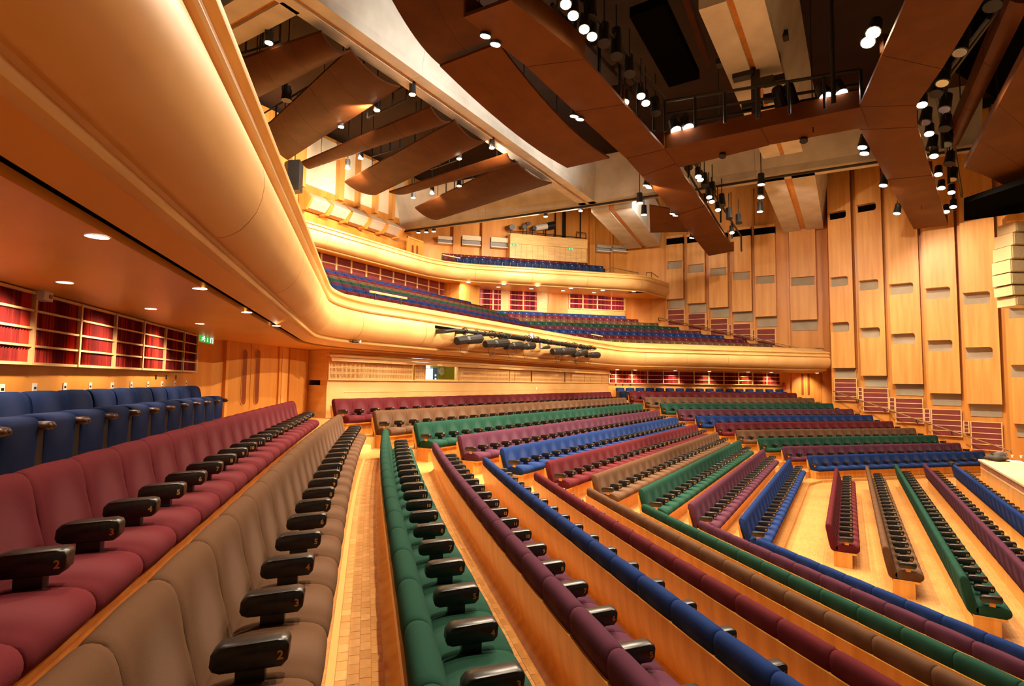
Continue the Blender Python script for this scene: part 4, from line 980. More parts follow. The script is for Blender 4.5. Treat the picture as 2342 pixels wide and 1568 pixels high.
# wall lights / troughs and projection box on the wing of the upper balcony
CBX = 51.6
def bx3(px, py, c=CBX): return onpl(px, py, Vector((c, 0, 0)), N3R)
a, b = bx3(1166, 560), bx3(1342, 575); PB = struct(empty('wall_projection_box', (a.x, a.y, 9.5)), 'yellow-lit wooden projection box at the back of the upper balcony')
zt = bx3(1250, 541).z; zb = bx3(1250, 625).z; zm = bx3(1250, 563).z
chk(vbox(a, b, zm, zt, .12, W_LEDGE, 'box_parapet', None, sink=1.4, toward=(-1, -1)), PB)
npk = 14
for k in range(npk):
    p_ = a.lerp(b, k/npk); q_ = a.lerp(b, (k+1)/npk); g_ = (b-a).normalized()*.006
    chk(vbox(p_+g_, q_-g_, zb-.4, zm, .02, W_LEDGE, 'plank', None, sink=1.2, toward=(-1, -1)), PB)
for x0, x1, yy in ((1171, 1184, 560), (1298, 1310, 569)):
    a, b = bx3(x0, yy), bx3(x1, yy); exit_sign(a, b, bx3((x0+x1)/2, yy+3.5).z, bx3((x0+x1)/2, yy-3.5).z, 'small green exit sign on the %s end of the projection box' % ('control-booth' if x0 < 1200 else 'side-wall'), toward=(-1, -1))
def trough_r(px0, px1, y0, y1, c, mat1):
    a, b = bx3(px0, (y0+y1)/2, c), bx3(px1, (y0+y1)/2, c); xm = (px0+px1)/2; zt, zb = bx3(xm, y0, c).z, bx3(xm, y1, c).z; zm = (zt+zb)/2
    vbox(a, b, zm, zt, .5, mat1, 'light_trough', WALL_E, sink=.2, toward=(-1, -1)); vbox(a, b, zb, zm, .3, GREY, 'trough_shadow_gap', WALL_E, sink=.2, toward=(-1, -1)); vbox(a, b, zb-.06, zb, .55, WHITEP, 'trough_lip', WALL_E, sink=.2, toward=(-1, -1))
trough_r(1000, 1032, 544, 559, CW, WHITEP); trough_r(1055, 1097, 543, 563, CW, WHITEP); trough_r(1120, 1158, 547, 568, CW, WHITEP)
trough_r(1360, 1392, 563, 577, CW-.2, CONC2); trough_r(1396, 1428, 565, 577, CW-.2, CONC2)
for x0, x1 in ((1035, 1052), (1100, 1118), (1345, 1357), (1393, 1397)):
    vbox(bx3(x0, 550, CW), bx3(x1, 550, CW), 11.0, 16.5, .35, W_DOOR, 'pier', WALL_E, toward=(-1, -1))
# equipment on the projection box
def on_box(px, py, back=.5): return onpl(px, py, Vector((CBX+back, 0, 0)), N3R)
p = on_box(1248, 517); T = empty('follow_spot', p); tag(T, 'white and black follow spot standing on the projection box', 'spotlight')
e_ = Vector((S2, -S2, 0))
chk(MB().tube([p-e_*.75+Vector((0, 0, -.18)), p+e_*.1+Vector((0, 0, 0))], .20, 12).build('white_barrel', WHITE), T); chk(MB().tube([p+e_*.1, p+e_*.65+Vector((0, 0, .14))], .26, 12).build('black_housing', BLACK), T); chk(MB().tube([p, p-Vector((0, 0, 1.0))], .05, 8).build('stand', BLACK), T)
for k, (x, y, s) in enumerate(((1168, 520, .2), (1196, 519, .16), (1218, 522, .15), (1205, 512, .14))):
    p = on_box(x, y, .4); T = empty('projector_lamp', p); tag(T, 'small black lamp on the projection box, %s from the control booth end' % ORD[k], 'spotlight')
    chk(MB().tube([p, p+Vector((-.35, -.35, -.1))], s, 10).build('lamp_body', BLACK), T); chk(MB().tube([p, Vector((p.x, p.y, zt))], .03, 6).build('lamp_stem', BLACK), T)
T = empty('guard_rail', on_box(1168, 529)); tag(T, 'black guard rail along the top of the projection box', 'handrail')
g = [on_box(1168, 528), on_box(1205, 530), on_box(1266, 537), on_box(1340, 545)]
chk(MB().tube(g, .03, 6).build('rail', BLACK), T)
for q in (g[0], g[1], g[2], on_box(1318, 533), on_box(1340, 545)): chk(MB().tube([q, q-Vector((0, 0, .6))], .025, 6).build('post', BLACK), T)
chk(MB().tube([on_box(1318, 530), on_box(1340, 533), on_box(1340, 548)], .03, 6).build('rail', BLACK), T)
for k, x in enumerate((1270, 1290, 1327)): 
    q = on_box(x, 545, .9); o = MB().tube([q, q+Vector((0, 0, 2.6))], .05 if k != 1 else .14, 6).build('rigging_pole', BLACK); tag(o, 'upright black pole behind the projection box, %s from the follow spot' % ORD[k], 'pole')
# ================================================================== ceiling
ZB = EYE_Z+9.57; ZBR = EYE_Z+7.6
ceil = struct(MB().box((-12, -22, 17.2), (60, 30, 17.4)).build('ceiling', noisy('ceiling_dark', (.020, .008, .003), (.036, .013, .005), (.6, .6, .6), .8)), 'dark ceiling void above the bridges and panels')
def prism_px(poly, z, h, mat, name, parent=None): return MB().prism([onz(x, y, z) for x, y in poly], z, z+h).build(name, mat, parent)
# concrete beams: bottom flange pair with a groove between, sloped web above
def beam(P, Q, w, name_lab, h=2.2, gro=.16, fl=.30, lean=.55):
    P = Vector((P.x, P.y)); Q = Vector((Q.x, Q.y)); d = (Q-P).normalized(); n = Vector((d.y, -d.x)); T = struct(empty('concrete_beam', (P.x, P.y, ZB)), name_lab)
    L = (Q-P).length; segs = max(1, int(L/5.5))
    for k in range(segs):
        a = P+d*(L*k/segs+.006); b = P+d*(L*(k+1)/segs-.006)
        for sgn in (-1, 1):
            pr = [(sgn*gro/2, ZB), (sgn*w/2, ZB), (sgn*w/2, ZB+fl), (sgn*(w/2+lean), ZB+h), (sgn*gro/2, ZB+h)]
            chk(sweep([(a, n), (b, n)], pr, True).build('beam_segment', CONC), T)
        chk(sweep([(a, n), (b, n)], [(-gro/2, ZB+.10), (gro/2, ZB+.10), (gro/2, ZB+.3), (-gro/2, ZB+.3)], True).build('groove_liner', W_DOOR), T)
    return T
A0, A1 = onz(650, 0, ZB), onz(1349, 462, ZB)
yA = (onz(628, 11, ZB).y+onz(1340, 470, ZB).y)/2-.42
beam(Vector((6, yA, 0)), Vector((A1.x+.5, yA, 0)), .95, 'pale concrete beam with a grooved underside running over the seating', lean=.35)
xB = onz(1345, 462, ZB).x
beam(onz(925, 527, ZB), onz(1352, 468, ZB), 1.0, 'pale concrete cross beam over the upper balcony', lean=.5)
beam(onz(1352, 468, ZB), onz(2240, 336, ZB), 1.0, 'long pale concrete cross beam behind the suspended bridges', lean=.5)
beam(onz(1398, 480, ZB), onz(1472, 566, ZB), 2.3, 'short concrete beam running to the side wall', gro=.3, lean=.3)
beam(onz(1668, 0, ZB+0), onz(1790, 355, ZB), 1.5, 'tan concrete beam above the crossing of the bridges', lean=.5)
beam(onz(1800, 400, ZB), onz(1838, 528, ZB), 2.2, 'concrete beam over the stepped side wall', gro=.3, lean=.35)
beam(onz(500, 78, ZB), onz(640, 0, ZB), 1.2, 'concrete cross beam above the lower balcony front', lean=.2)
rl = [onz(x, y, ZB-.12) for x, y in ((925, 529), (1340, 472), (1800, 401), (2010, 370), (2240, 337))]
o = MB().tube(rl, .06, 6).build('cable_tray', BLACK); tag(o, 'black tray fixed along the underside of the concrete cross beam', 'cable tray')
# acoustic reflectors
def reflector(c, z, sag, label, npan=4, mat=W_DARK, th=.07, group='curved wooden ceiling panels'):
    TLp, TRp, BRp, BLp = [onz(x, y, z) for x, y in c]
    T = empty('acoustic_reflector', ((TLp.x+BRp.x)/2, (TLp.y+BRp.y)/2, z)); tag(T, label, 'ceiling panel', group)
    nv = 10
    for k in range(npan):
        vs = []; nu = 5
        for side in (0, 1):
            for a in range(nu+1):
                u = (k+.003+(1-.006)*a/nu)/npan
                for b in range(nv+1):
                    v = b/nv; p = TLp.lerp(TRp, u).lerp(BLp.lerp(BRp, u), v); p.z = z-sag*4*v*(1-v)*(.7+.3*u)+side*th; vs.append(p)
        m = (nu+1)*(nv+1); fs = []
        for side in (0, 1):
            for a in range(nu):
                for b in range(nv):
                    i = side*m+a*(nv+1)+b; fs.append((i, i+1, i+nv+2, i+nv+1))
        for a in range(nu):
            for b in (0, nv):
                i = a*(nv+1)+b; fs.append((i, i+nv+1, m+i+nv+1, m+i))
        for b in range(nv):
            for a in (0, nu):
                i = a*(nv+1)+b; fs.append((i, i+1, m+i+1, m+i))
        o = chk(MB().add(vs, fs).build('reflector_panel', mat), T); smooth_by_angle(o, 40)
    return T
ZR = EYE_Z+9.2
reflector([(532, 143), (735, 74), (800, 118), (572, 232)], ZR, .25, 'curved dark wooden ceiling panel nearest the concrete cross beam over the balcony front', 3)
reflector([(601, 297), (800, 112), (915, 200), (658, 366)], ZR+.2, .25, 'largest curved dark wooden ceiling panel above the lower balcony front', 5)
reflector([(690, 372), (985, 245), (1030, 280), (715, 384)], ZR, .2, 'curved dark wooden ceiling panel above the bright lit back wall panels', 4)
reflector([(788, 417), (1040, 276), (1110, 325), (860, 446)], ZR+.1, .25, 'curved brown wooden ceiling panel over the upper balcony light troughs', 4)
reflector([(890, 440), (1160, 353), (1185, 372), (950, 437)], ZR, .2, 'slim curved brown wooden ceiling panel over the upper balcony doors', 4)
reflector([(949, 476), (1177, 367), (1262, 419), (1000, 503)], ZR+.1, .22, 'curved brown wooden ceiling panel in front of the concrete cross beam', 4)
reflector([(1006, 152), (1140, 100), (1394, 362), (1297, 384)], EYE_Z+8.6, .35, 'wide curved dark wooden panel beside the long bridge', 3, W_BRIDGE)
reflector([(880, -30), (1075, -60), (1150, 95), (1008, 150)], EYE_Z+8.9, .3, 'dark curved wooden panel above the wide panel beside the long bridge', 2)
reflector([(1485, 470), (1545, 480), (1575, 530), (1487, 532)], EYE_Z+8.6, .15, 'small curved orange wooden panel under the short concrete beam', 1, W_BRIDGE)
# suspended bridges
def bridge(polys, z, label, h=.5, lip=True):
    x, y = polys[0][0]; p = onz(x, y, z); T = empty('lighting_bridge', (p.x, p.y, z)); tag(T, label, 'lighting bridge', 'plywood lighting bridges')
    for pl in polys:
        P3 = [onz(x, y, z) for x, y in pl]
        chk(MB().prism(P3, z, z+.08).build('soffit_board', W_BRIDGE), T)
        if lip:
            m = len(P3); c = sum((Vector((q.x, q.y, 0)) for q in P3), Vector())/m
            for k in (1, 3):
                a, b = P3[k], P3[(k+1) % m]; d = Vector((b.x-a.x, b.y-a.y)).normalized(); n = Vector((d.y, -d.x))
                a2, b2 = Vector((a.x, a.y)), Vector((b.x, b.y))
                if n.dot(Vector((c.x, c.y))-a2) < 0: n = -n
                chk(MB().prism([a2, b2, b2+n*.05, a2+n*.05], z+.08, z+h).build('edge_board', W_BRIDGE), T)
    return T
bridge([[(1168, 0), (1060, 40), (1205, 152), (1338, 135)], [(1205, 153), (1315, 255), (1428, 238), (1338, 136)], [(1315, 256), (1432, 362), (1520, 341), (1429, 239)], [(1433, 363), (1467, 402), (1545, 374), (1521, 342)], [(1468, 403), (1545, 492), (1612, 470), (1546, 375)], [(1546, 493), (1621, 585), (1679, 574), (1613, 471)]], ZBR, 'long plywood lighting bridge carrying lamps along its stage side', .55)
bridge([[(1520, 340), (1545, 385), (1760, 332), (1740, 293)], [(1741, 292), (1761, 331), (1985, 290), (1968, 245)]], ZBR+.02, 'cross bridge of plywood joining the two long lighting bridges', .5)
bridge([[(2082, -20), (2017, 126), (2155, 157), (2262, -20)], [(2017, 127), (1966, 244), (2096, 240), (2154, 158)], [(1966, 245), (1966, 296), (2098, 290), (2096, 241)], [(1967, 297), (2028, 410), (2132, 400), (2099, 291)], [(2029, 411), (2090, 524), (2168, 515), (2133, 401)]], ZBR+.04, 'broad plywood lighting bridge reaching over the stage side', .5)
# big curved canopy and strip over the stage at the far right
T = reflector([(2342, 130), (2206, 385), (2330, 445), (2480, 330)], EYE_Z+7.3, -.1, 'large curved brown canopy panel over the stage edge', 3, W_BRIDGE, .25, 'stage canopies')
T = reflector([(2310, 0), (2172, 320), (2192, 330), (2360, 0)], EYE_Z+8.3, .1, 'long narrow brown canopy strip beyond the lamp column', 3, W_BRIDGE, .5, 'stage canopies')
T = reflector([(2215, 0), (2160, 150), (2300, 240), (2420, 60)], EYE_Z+12, .0, 'black cloth panel in the void beyond the lamp column', 1, BLACKC, .1, 'stage canopies')
o = prism_px([(2205, 465), (2205, 505), (2400, 478), (2400, 400)], EYE_Z+6.8, .2, BLACKC, 'dark_void_sheet'); tag(o, 'black sheet added for the dark void below the stage canopy by the side wall', 'void sheet')  # black sheet stands in for the unlit void above the wall panels
# vertical panels in the void
for k, pl in enumerate(([(1560, 0), (1575, 0), (1625, 150), (1612, 150)], [(1440, 40), (1520, 10), (1600, 180), (1530, 200)])):
    o = prism_px(pl, EYE_Z+10.5, .3, W_DARK if k == 0 else BLACKC, 'void_board'); tag(o, 'dark board high in the void above the cross bridge, %s from the tan beam' % ORD[k], 'board')
ORD17 = ORD+['eleventh', 'twelfth', 'thirteenth', 'fourteenth', 'fifteenth', 'sixteenth', 'seventeenth']
# ================================================================== lamps
def can(p, d, r, L, lens, label, group, yoke=True, hang=.35, name='spotlight'):
    d = Vector(d).normalized(); p = Vector(p); T = empty(name, p); tag(T, label, 'spotlight', group)
    chk(MB().tube([p-d*L, p-d*L*.96, p-d*L*.35, p], [r*.55, r*.82, r*.9, r], 12).build('housing', BLACK), T)
    if lens is not None: chk(MB().tube([p-d*.02, p+d*.012], r*.84, 12).build('lens', lens), T)
    if yoke:
        c = p-d*L*.5; chk(MB().tube([c+Vector((0, 0, hang)), c+Vector((0, 0, r*.3))], .02, 6).box((c.x-r*1.1, c.y-.02, c.z+r*.2), (c.x+r*1.1, c.y+.02, c.z+r*1.2)).build('yoke', BLACK), T)
    return T
DN = (0, 0, -1)
# lamps among the curved panels
ZL = EYE_Z+9.25
for x, y in ((615, 98), (588, 256), (780, 290), (862, 252), (825, 362), (795, 385), (943, 216), (1050, 363), (1125, 338), (945, 452), (988, 442), (1050, 425)):
    can(onz(x, y, ZL), DN, .12, .42, LAMP, 'lit black can lamp hanging between the curved ceiling panels', 'can lamps between the ceiling panels', True, 4.0)
can(onz(655, 230, ZL), DN, .17, .5, None, 'unlit black can lamp between the curved ceiling panels', None, True, 4.0)
for x, y in ((957, 532), (975, 531), (992, 529), (1248, 495), (1328, 482)):
    can(onz(x, y, ZB-.2), DN, .13, .2, LAMP, 'lit lamp under the concrete cross beam over the upper balcony', 'lamps under the cross beam', False)
for x, y in ((1473, 491), (1463, 464), (1741, 422), (1740, 452), (1738, 484)):
    can(onz(x, y, EYE_Z+8.6), DN, .16, .5, LAMP, 'lit can lamp hanging before the upper side wall', 'can lamps before the side wall', True, 4.9)
# twin flood lamps on the bridges
for k_, (x, y) in enumerate(((1110, 83), (1133, 102), (1313, 266), (1326, 273), (1478, 424), (1484, 429), (1538, 489), (1544, 493), (1582, 544))):
    can(onz(x, y, ZBR-.05), (.1, .2, -1), .13, .25, LAMP, 'lit flood lamp under the booth side of the long bridge, %s from its far end' % ORD17[8-k_], 'flood lamps on the long bridge', False)
for k_, (x, y) in enumerate(((1294, 10), (1311, 36), (1336, 67), (1354, 84), (1466, 220), (1477, 236), (1429, 234), (1597, 404), (1602, 411), (1622, 451), (1628, 461), (1642, 480), (1674, 532))):
    can(onz(x, y, ZBR+.15), (-.3, -.1, -1), .13, .4, LAMP, 'lit lamp on the stage side of the long bridge, %s from its far end' % ORD17[12-k_], 'lamps on the stage side of the long bridge', True, .9)
for k_, (x, y) in enumerate(((1546, 298), (1574, 292), (1888, 222), (1924, 215))):
    can(onz(x, y, ZBR+.55), (-.3, -.3, -1), .19, .45, LAMPW, 'lit lamp standing on the cross bridge, %s from the long bridge' % ORD17[k_], 'lamps on the cross bridge')
for x, y in ((1985, 97), (1997, 75)):
    can(onz(x, y, ZBR+.4), (-.5, .2, -1), .17, .4, LAMP, 'lit lamp hanging beside the broad bridge over the stage', 'lamps beside the broad bridge', False)
for x, y in ((1972, 337), (1977, 351), (2020, 424), (2051, 488)):
    can(onz(x, y, ZBR-.05), (-.1, .2, -1), .15, .45, LAMP, 'lit can lamp under the booth side of the broad bridge', 'can lamps under the broad bridge', True)
for k_, (x, y) in enumerate(((2109, 240), (2125, 306), (2136, 357), (2146, 399), (2153, 430), (2164, 484), (2180, 473), (2176, 440))):
    can(onz(x, y, ZBR+.1), (-.3, .1, -1), .14, .35, LAMP, 'lit lamp in the column beside the broad bridge, %s from the cross bridge' % ORD17[k_], 'lamps in the column beside the broad bridge', False)
# dark moving lamps
for k_, (x, y, L) in enumerate(((1410, 130, .9), (1382, 100, .6), (1440, 170, .6), (1350, 45, .7), (1500, 260, .6), (1575, 385, .5), (1590, 372, .6), (1612, 425, .6), (1630, 440, .5), (1652, 470, .6), (1668, 500, .6), (1690, 510, .5))):
    p = onz(x, y, ZBR+.5); can(p, (-.25, -.1, -1), .16, L, None, 'dark unlit lamp on the stage side of the long bridge, %s from its far end' % ORD17[[8, 10, 7, 11, 6, 4, 5, 3, 2, 1, 0, 9][k_] if k_ < 5 else 11-k_ if k_ > 5 else 5], 'dark lamps on the long bridge', True, 1.0)
GLASS = plain('lamp_chrome', (.5, .6, .65), .15, .9)
for k, (x, y, L) in enumerate(((2270, 15, .7), (2195, 120, .7), (2155, 190, .6), (2140, 215, .6), (2160, 250, .5), (2115, 280, .5), (2160, 295, .5), (2130, 340, .5), (2165, 330, .5), (2170, 375, .5), (2178, 410, .5))):
    p = onz(x, y, ZBR+.35); can(p, (-.3, .2, -1), .17, L, GLASS if k % 3 else None, 'dark lamp in the column beyond the broad bridge', 'dark lamps beyond the broad bridge', True, 1.0)
for x, y in ((1815, 245), (1790, 250)):
    p = onz(x, y, ZBR+.6); can(p, (-.2, -.2, -1), .2, .8, None, 'dark moving lamp standing on the cross bridge', 'dark lamps on the cross bridge')
for x, y in ((1838, 323), (1652, 358)):
    p = onz(x, y, ZBR-.1); can(p, (-.4, .1, -1), .12, .3, None, 'small dark lamp hanging under the cross bridge', 'small lamps under the cross bridge')
# catwalk rails and rigging
def rigging(paths, r, label, cat='rigging', name='lighting_truss', n=6):
    T = empty(name, paths[0][0]); tag(T, label, cat)
    for pth_ in paths: chk(MB().tube(pth_, r, n, True).build('tube', BLACK), T)
    return T
Zr = ZBR+1.0
def zr(x, y, dz=0): return onz(x, y, Zr+dz)
P_ = []
for a, b in (((1520, 232), (1968, 160)), ((1520, 262), (1968, 192)), ((1545, 285), (1968, 206))): P_.append([zr(*a), zr(*b)])
for t in (0, .17, .33, .5, .66, .83, 1):
    q = zr(1520, 232).lerp(zr(1968, 160), t); P_.append([q, q-Vector((0, 0, .95))])
rigging(P_, .045, 'black guard rail along the cross bridge between the long bridges')
P_ = []
for a, b in (((1262, 10), (1495, 262)), ((1285, 0), (1512, 252)), ((1330, 0), (1520, 225))): P_.append([zr(*a), zr(*b)])
for t in (.1, .3, .5, .7, .9):
    q = zr(1285, 0).lerp(zr(1512, 252), t); P_.append([q, q-Vector((0, 0, .9))]); P_.append([q, zr(1262, 10).lerp(zr(1495, 262), t)])
rigging(P_, .05, 'black lighting truss along the stage side of the long bridge')
P_ = [[zr(1575, 352), zr(1695, 540)], [zr(1560, 372), zr(1672, 560)]]
for t in (.0, .25, .5, .75, 1): q = zr(1575, 352).lerp(zr(1695, 540), t); P_.append([q, q-Vector((0, 0, .9))])
rigging(P_, .05, 'black lighting truss at the far end of the long bridge')
P_ = [[zr(2262, 40), zr(2140, 200), zr(2185, 470)], [zr(2285, 20), zr(2160, 190), zr(2200, 450)]]
for t in (.2, .5, .8): q = zr(2140, 200).lerp(zr(2185, 470), t); P_.append([q, q-Vector((0, 0, .9))])
rigging(P_, .05, 'black lighting truss beyond the broad bridge over the stage')
# hanging pole with lamp clusters above the cross bridge
p = onz(1730, 285, ZBR+.3); T = empty('lamp_pole', p); tag(T, 'black upright pole with clustered gear on the cross bridge', 'rigging')
chk(MB().box((p.x-.12, p.y-.12, p.z-.2), (p.x+.12, p.y+.12, p.z+2.6)).build('pole', BLACK), T)
for k in range(9):
    q = p+Vector((random.uniform(-.6, .6), random.uniform(-.9, .9), .8+k*.2)); chk(MB().box((q.x-.16, q.y-.3, q.z-.08), (q.x+.16, q.y+.3, q.z+.10)).build('gear_box', BLACK), T)
q = onz(1904, 140, ZBR+1.2); o = MB().tube([q-Vector((0, 0, 1.2)), q+Vector((0, 0, 2.2))], .06, 8).build('rigging_pole', BLACK); tag(o, 'thin black pole rising from the cross bridge beside the broad bridge', 'pole')
# thin catwalk frames between the ceiling panels
for k, (a, b) in enumerate((((525, 130), (640, 95)), ((600, 290), (700, 232)), ((840, 270), (930, 228)), ((850, 358), (915, 338)), ((985, 388), (1050, 365)), ((1020, 440), (1080, 415)))):
    A, B = onz(*a, ZL+.2), onz(*b, ZL+.2); P_ = [[A, B], [A+Vector((0, 0, .5)), B+Vector((0, 0, .5))]]
    for t in (0, .33, .66, 1): q = A.lerp(B, t); P_.append([q, q+Vector((0, 0, .5))])
    rigging(P_, .03, 'black catwalk frame behind the curved ceiling panels, %s from the balcony front' % ORD[k], 'catwalk', 'catwalk_frame')
# suspension rods so that every panel and bridge hangs from the roof
for o in [o for o in COL.objects if o.name.split('.')[0] in ('acoustic_reflector', 'lighting_bridge')]:
    kids = [k for k in o.children if k.type == 'MESH']
    for kd in (kids[0], kids[-1]):
        vs = [v.co for v in kd.data.vertices]; c = sum(vs, Vector())/len(vs)
        zt_ = max(v.z for v in vs)
        chk(MB().tube([(c.x, c.y, zt_-.25), (c.x, c.y, 17.19)], .018, 5).build('suspension_rod', BLACK), o)
# ------------------------------------------------------------------ soffit downlights
def downlight(p, r, label, group, watts, aim=(0, 0, -3)):
    T = empty('recessed_downlight', p); tag(T, label, 'downlight', group)
    ring = []
    n = 20; vs = []
    for k in range(n):
        a = 2*math.pi*k/n; vs += [(p.x+math.cos(a)*r*1.14, p.y+math.sin(a)*r*1.14, p.z-.0005), (p.x+math.cos(a)*r, p.y+math.sin(a)*r, p.z-.002)]
    chk(MB().add(vs, [(2*k, 2*k+1, (2*k+3) % (2*n), (2*k+2) % (2*n)) for k in range(n)]).build('trim_ring', CREAM), T)
    chk(MB().tube([p+Vector((0, 0, -.0015)), p+Vector((0, 0, .004))], r, n).build('lens', DOWN), T)
    if watts: spot_light('downlight_lamp', p-Vector((0, 0, .03)), p+Vector(aim), watts, 110, .8, WARM, .04)
def sof1(x, y):
    r_ = ray(x, y); g_ = lambda P: P.z-(EYE_Z+.7195)-.01173*(1.44-P.dot(N3L)+1.6)
    f0, f1 = g_(EYE), g_(EYE+r_); return EYE+r_*(-f0/(f1-f0))
for k_, (x, y) in enumerate(((222, 541), (457, 660), (564, 714), (632, 745))): downlight(sof1(x, y), .055, 'round downlight in the wooden soffit beside its black slot, %s from the control booth' % ORD17[3-k_], 'soffit downlights along the slot', 45)
for k_, (x, y) in enumerate(((148, 646), (345, 706), (457, 740), (-30, 580))): downlight(sof1(x, y), .055, 'round downlight in the soffit above the near blue chairs, %s from the doors' % ORD17[[2, 1, 0, 3][k_]], 'soffit downlights above the blue chairs', 120, (-.7, .7, -1.7))
for k_, px in enumerate((1404, 1444, 1535, 1612, 1700, 1752)):
    p = wr(px, 860)-Vector((S2, S2, 0))*.45; p.z = ZSOF-.004; downlight(p, .09, 'round downlight in the soffit above the far blue chairs, %s from the extinguisher' % ORD17[5-k_], 'soffit downlights above the far chairs', 150, (.3, .3, -2))
p = wr(1840, 860)-Vector((S2, S2, 0))*1.0; p.z = ZSOF-.004; downlight(p, .09, 'round downlight in the soffit before the far doors', None, 260, (.8, .8, -2))
for k_, (x, y) in enumerate(((100, 790), (65, 820), (490, 810), (430, 842), (860, 830), (790, 860), (1222, 855), (1137, 882), (1570, 877), (1475, 902), (1910, 893), (1800, 918))):
    q = z4(x, y); r_ = ray(*q); kk = .39/5.24; z0_ = EYE_Z+DZ2+.855; g_ = lambda P: P.z-z0_-kk*(.34-(cu-(P.x+P.y))/math.sqrt(2)); f0, f1 = g_(EYE), g_(EYE+r_); p = EYE+r_*(-f0/(f1-f0)); downlight(p, .13, 'round downlight in the upper balcony soffit, %s row, %s from the side wall' % ('front' if k_ % 2 == 0 else 'back', ORD17[5-k_//2]), 'upper balcony soffit downlights', 260, (1.6, 1.6, -2))
# ------------------------------------------------------------------ lighting bar on the lower balcony front
YL = 10.47-1.02
def lb(px, py, dy=0): return ony(px, py, YL+dy)
T = empty('lighting_bar', lb(1017, 755)); tag(T, 'black lighting bar with tangled cables clamped along the lower balcony front', 'lighting bar')
bars = [lb(1016, 758, .2), lb(1040, 755), lb(1180, 770), lb(1245, 778)]; bars2 = [lb(1247, 780), lb(1300, 788), lb(1362, 797)]
chk(MB().tube(bars, .05, 8).build('bar', BLACK), T); chk(MB().tube(bars2, .05, 8).build('bar', BLACK), T)
for k in range(34):
    t = random.random(); q = (bars[1].lerp(bars[3], t) if k < 20 else bars2[0].lerp(bars2[2], t)); mb = MB()
    rr = random.uniform(.06, .12); mb.tube([q+Vector((random.uniform(-.04, .04), math.cos(a)*rr, math.sin(a)*rr)) for a in [2*math.pi*j/9 for j in range(10)]], .012, 5)
    chk(mb.build('cable_loop', BLACK), T)
for q in (lb(1018, 757), lb(1062, 758), lb(1120, 764), lb(1160, 769), lb(1215, 775), lb(1270, 784), lb(1330, 792)): chk(MB().box((q.x-.03, q.y, q.z-.06), (q.x+.03, q.y+.42, q.z+.06)).build('bracket', BLACK), T)
chk(MB().tube([lb(1040, 770), lb(1080, 765)], .012, 6).build('cross_arm', STEEL), T)
q = lb(1212, 768); chk(MB().tube([q, q+Vector((.1, 0, .1)), q+Vector((.35, .0, -.02)), q+Vector((.5, 0, -.03))], .025, 6).build('pink_cable', plain('pink_cable', (.7, .25, .2), .5)), T); chk(MB().box((q.x-.05, q.y-.05, q.z-.08), (q.x+.12, q.y+.05, q.z+.1)).build('white_tag', WHITE), T)
def z6(x, y): return (x/5.576+1000, y/5.576+730)
prof = [(245, 275, 545, 245, 11), (610, 315, 885, 300, 10), (870, 345, 1065, 330, 9), (1070, 350, 1225, 335, 8.5), (1465, 410, 1735, 405, 9), (1735, 450, 1885, 415, 8), (1900, 455, 2052, 455, 7)]
for k, (x0, y0, x1, y1, rp) in enumerate(prof):
    a = lb(*z6(x0, y0)); b = lb(*z6(x1, y1)); r = rp/1294*a.length*1.0
    T = empty('profile_spotlight', a); tag(T, 'black profile spotlight hanging on the balcony bar, %s from the control booth window end' % ORD[k], 'spotlight', 'profile spotlights on the balcony bar')
    d = (b-a)
    chk(MB().tube([a, a+d*.02, a+d*.36, a+d*.40], [r*.7, r*.85, r*.85, r*.7], 10).build('rear_housing', BLACK), T); chk(MB().tube([a+d*.38, a+d*.44, b-d*.03, b], [r*.75, r*.95, r*1.05, r*.98], 12).build('lens_tube', BLACK), T)
    c = a+d*.36; t_ = lb(*z6((x0+x1)/2-30, min(y0, y1)-75)); chk(MB().tube([c, Vector((c.x, c.y, t_.z))], .016, 6).build('hanger', STEEL), T)
    q = a+d*.15-Vector((0, 0, r)); chk(MB().tube([q, q+Vector((.02, 0, -.16)), q+Vector((.14, 0, -.26)), q+Vector((.32, 0, -.20)), q+Vector((.42, 0, -.05))], .007, 5).build('drop_cable', BLACK), T)
a = lb(*z6(1318, 300)); T = empty('projector_lamp', a); tag(T, 'small grey camera lamp at the gap in the balcony bar', 'spotlight')
b = lb(*z6(1425, 352)); c = lb(*z6(1320, 370)); chk(MB().tube([a, c], .06, 8).build('stem', GREY), T); chk(MB().tube([c, b], [.03, .07], 8).build('horn', BLACK), T)
o = sweep([(ony(1016, 758, 10.47-.72).to_2d()*0+Vector((lb(1016, 758).x, 10.47)), Vector((0, -1))), (Vector((lb(1362, 797).x, 10.47)), Vector((0, -1)))], [(.70, EYE_Z+1.45), (.722, EYE_Z+1.45), (.722, EYE_Z+1.53), (.70, EYE_Z+1.53)], True).build('bar_slot', BLACKC); chk(o, BALC1)
# little microphone on a line under the moulding
q = ony(812, 781, 9.95); T = empty('hanging_microphone', q); tag(T, 'small black microphone clipped under the balcony moulding near the corner', 'microphone')
chk(MB().tube([q+Vector((-.45, .1, .02)), q, q+Vector((.12, 0, -.02))], .012, 6).build('cable', BLACK), T); chk(MB().tube([q-Vector((.07, 0, 0)), q+Vector((.07, 0, 0))], .03, 8).build('capsule', BLACK), T); chk(MB().tube([q+Vector((.14, 0, -.02)), q+Vector((.17, 0, .04))], .025, 8).build('clip', WHITE), T)
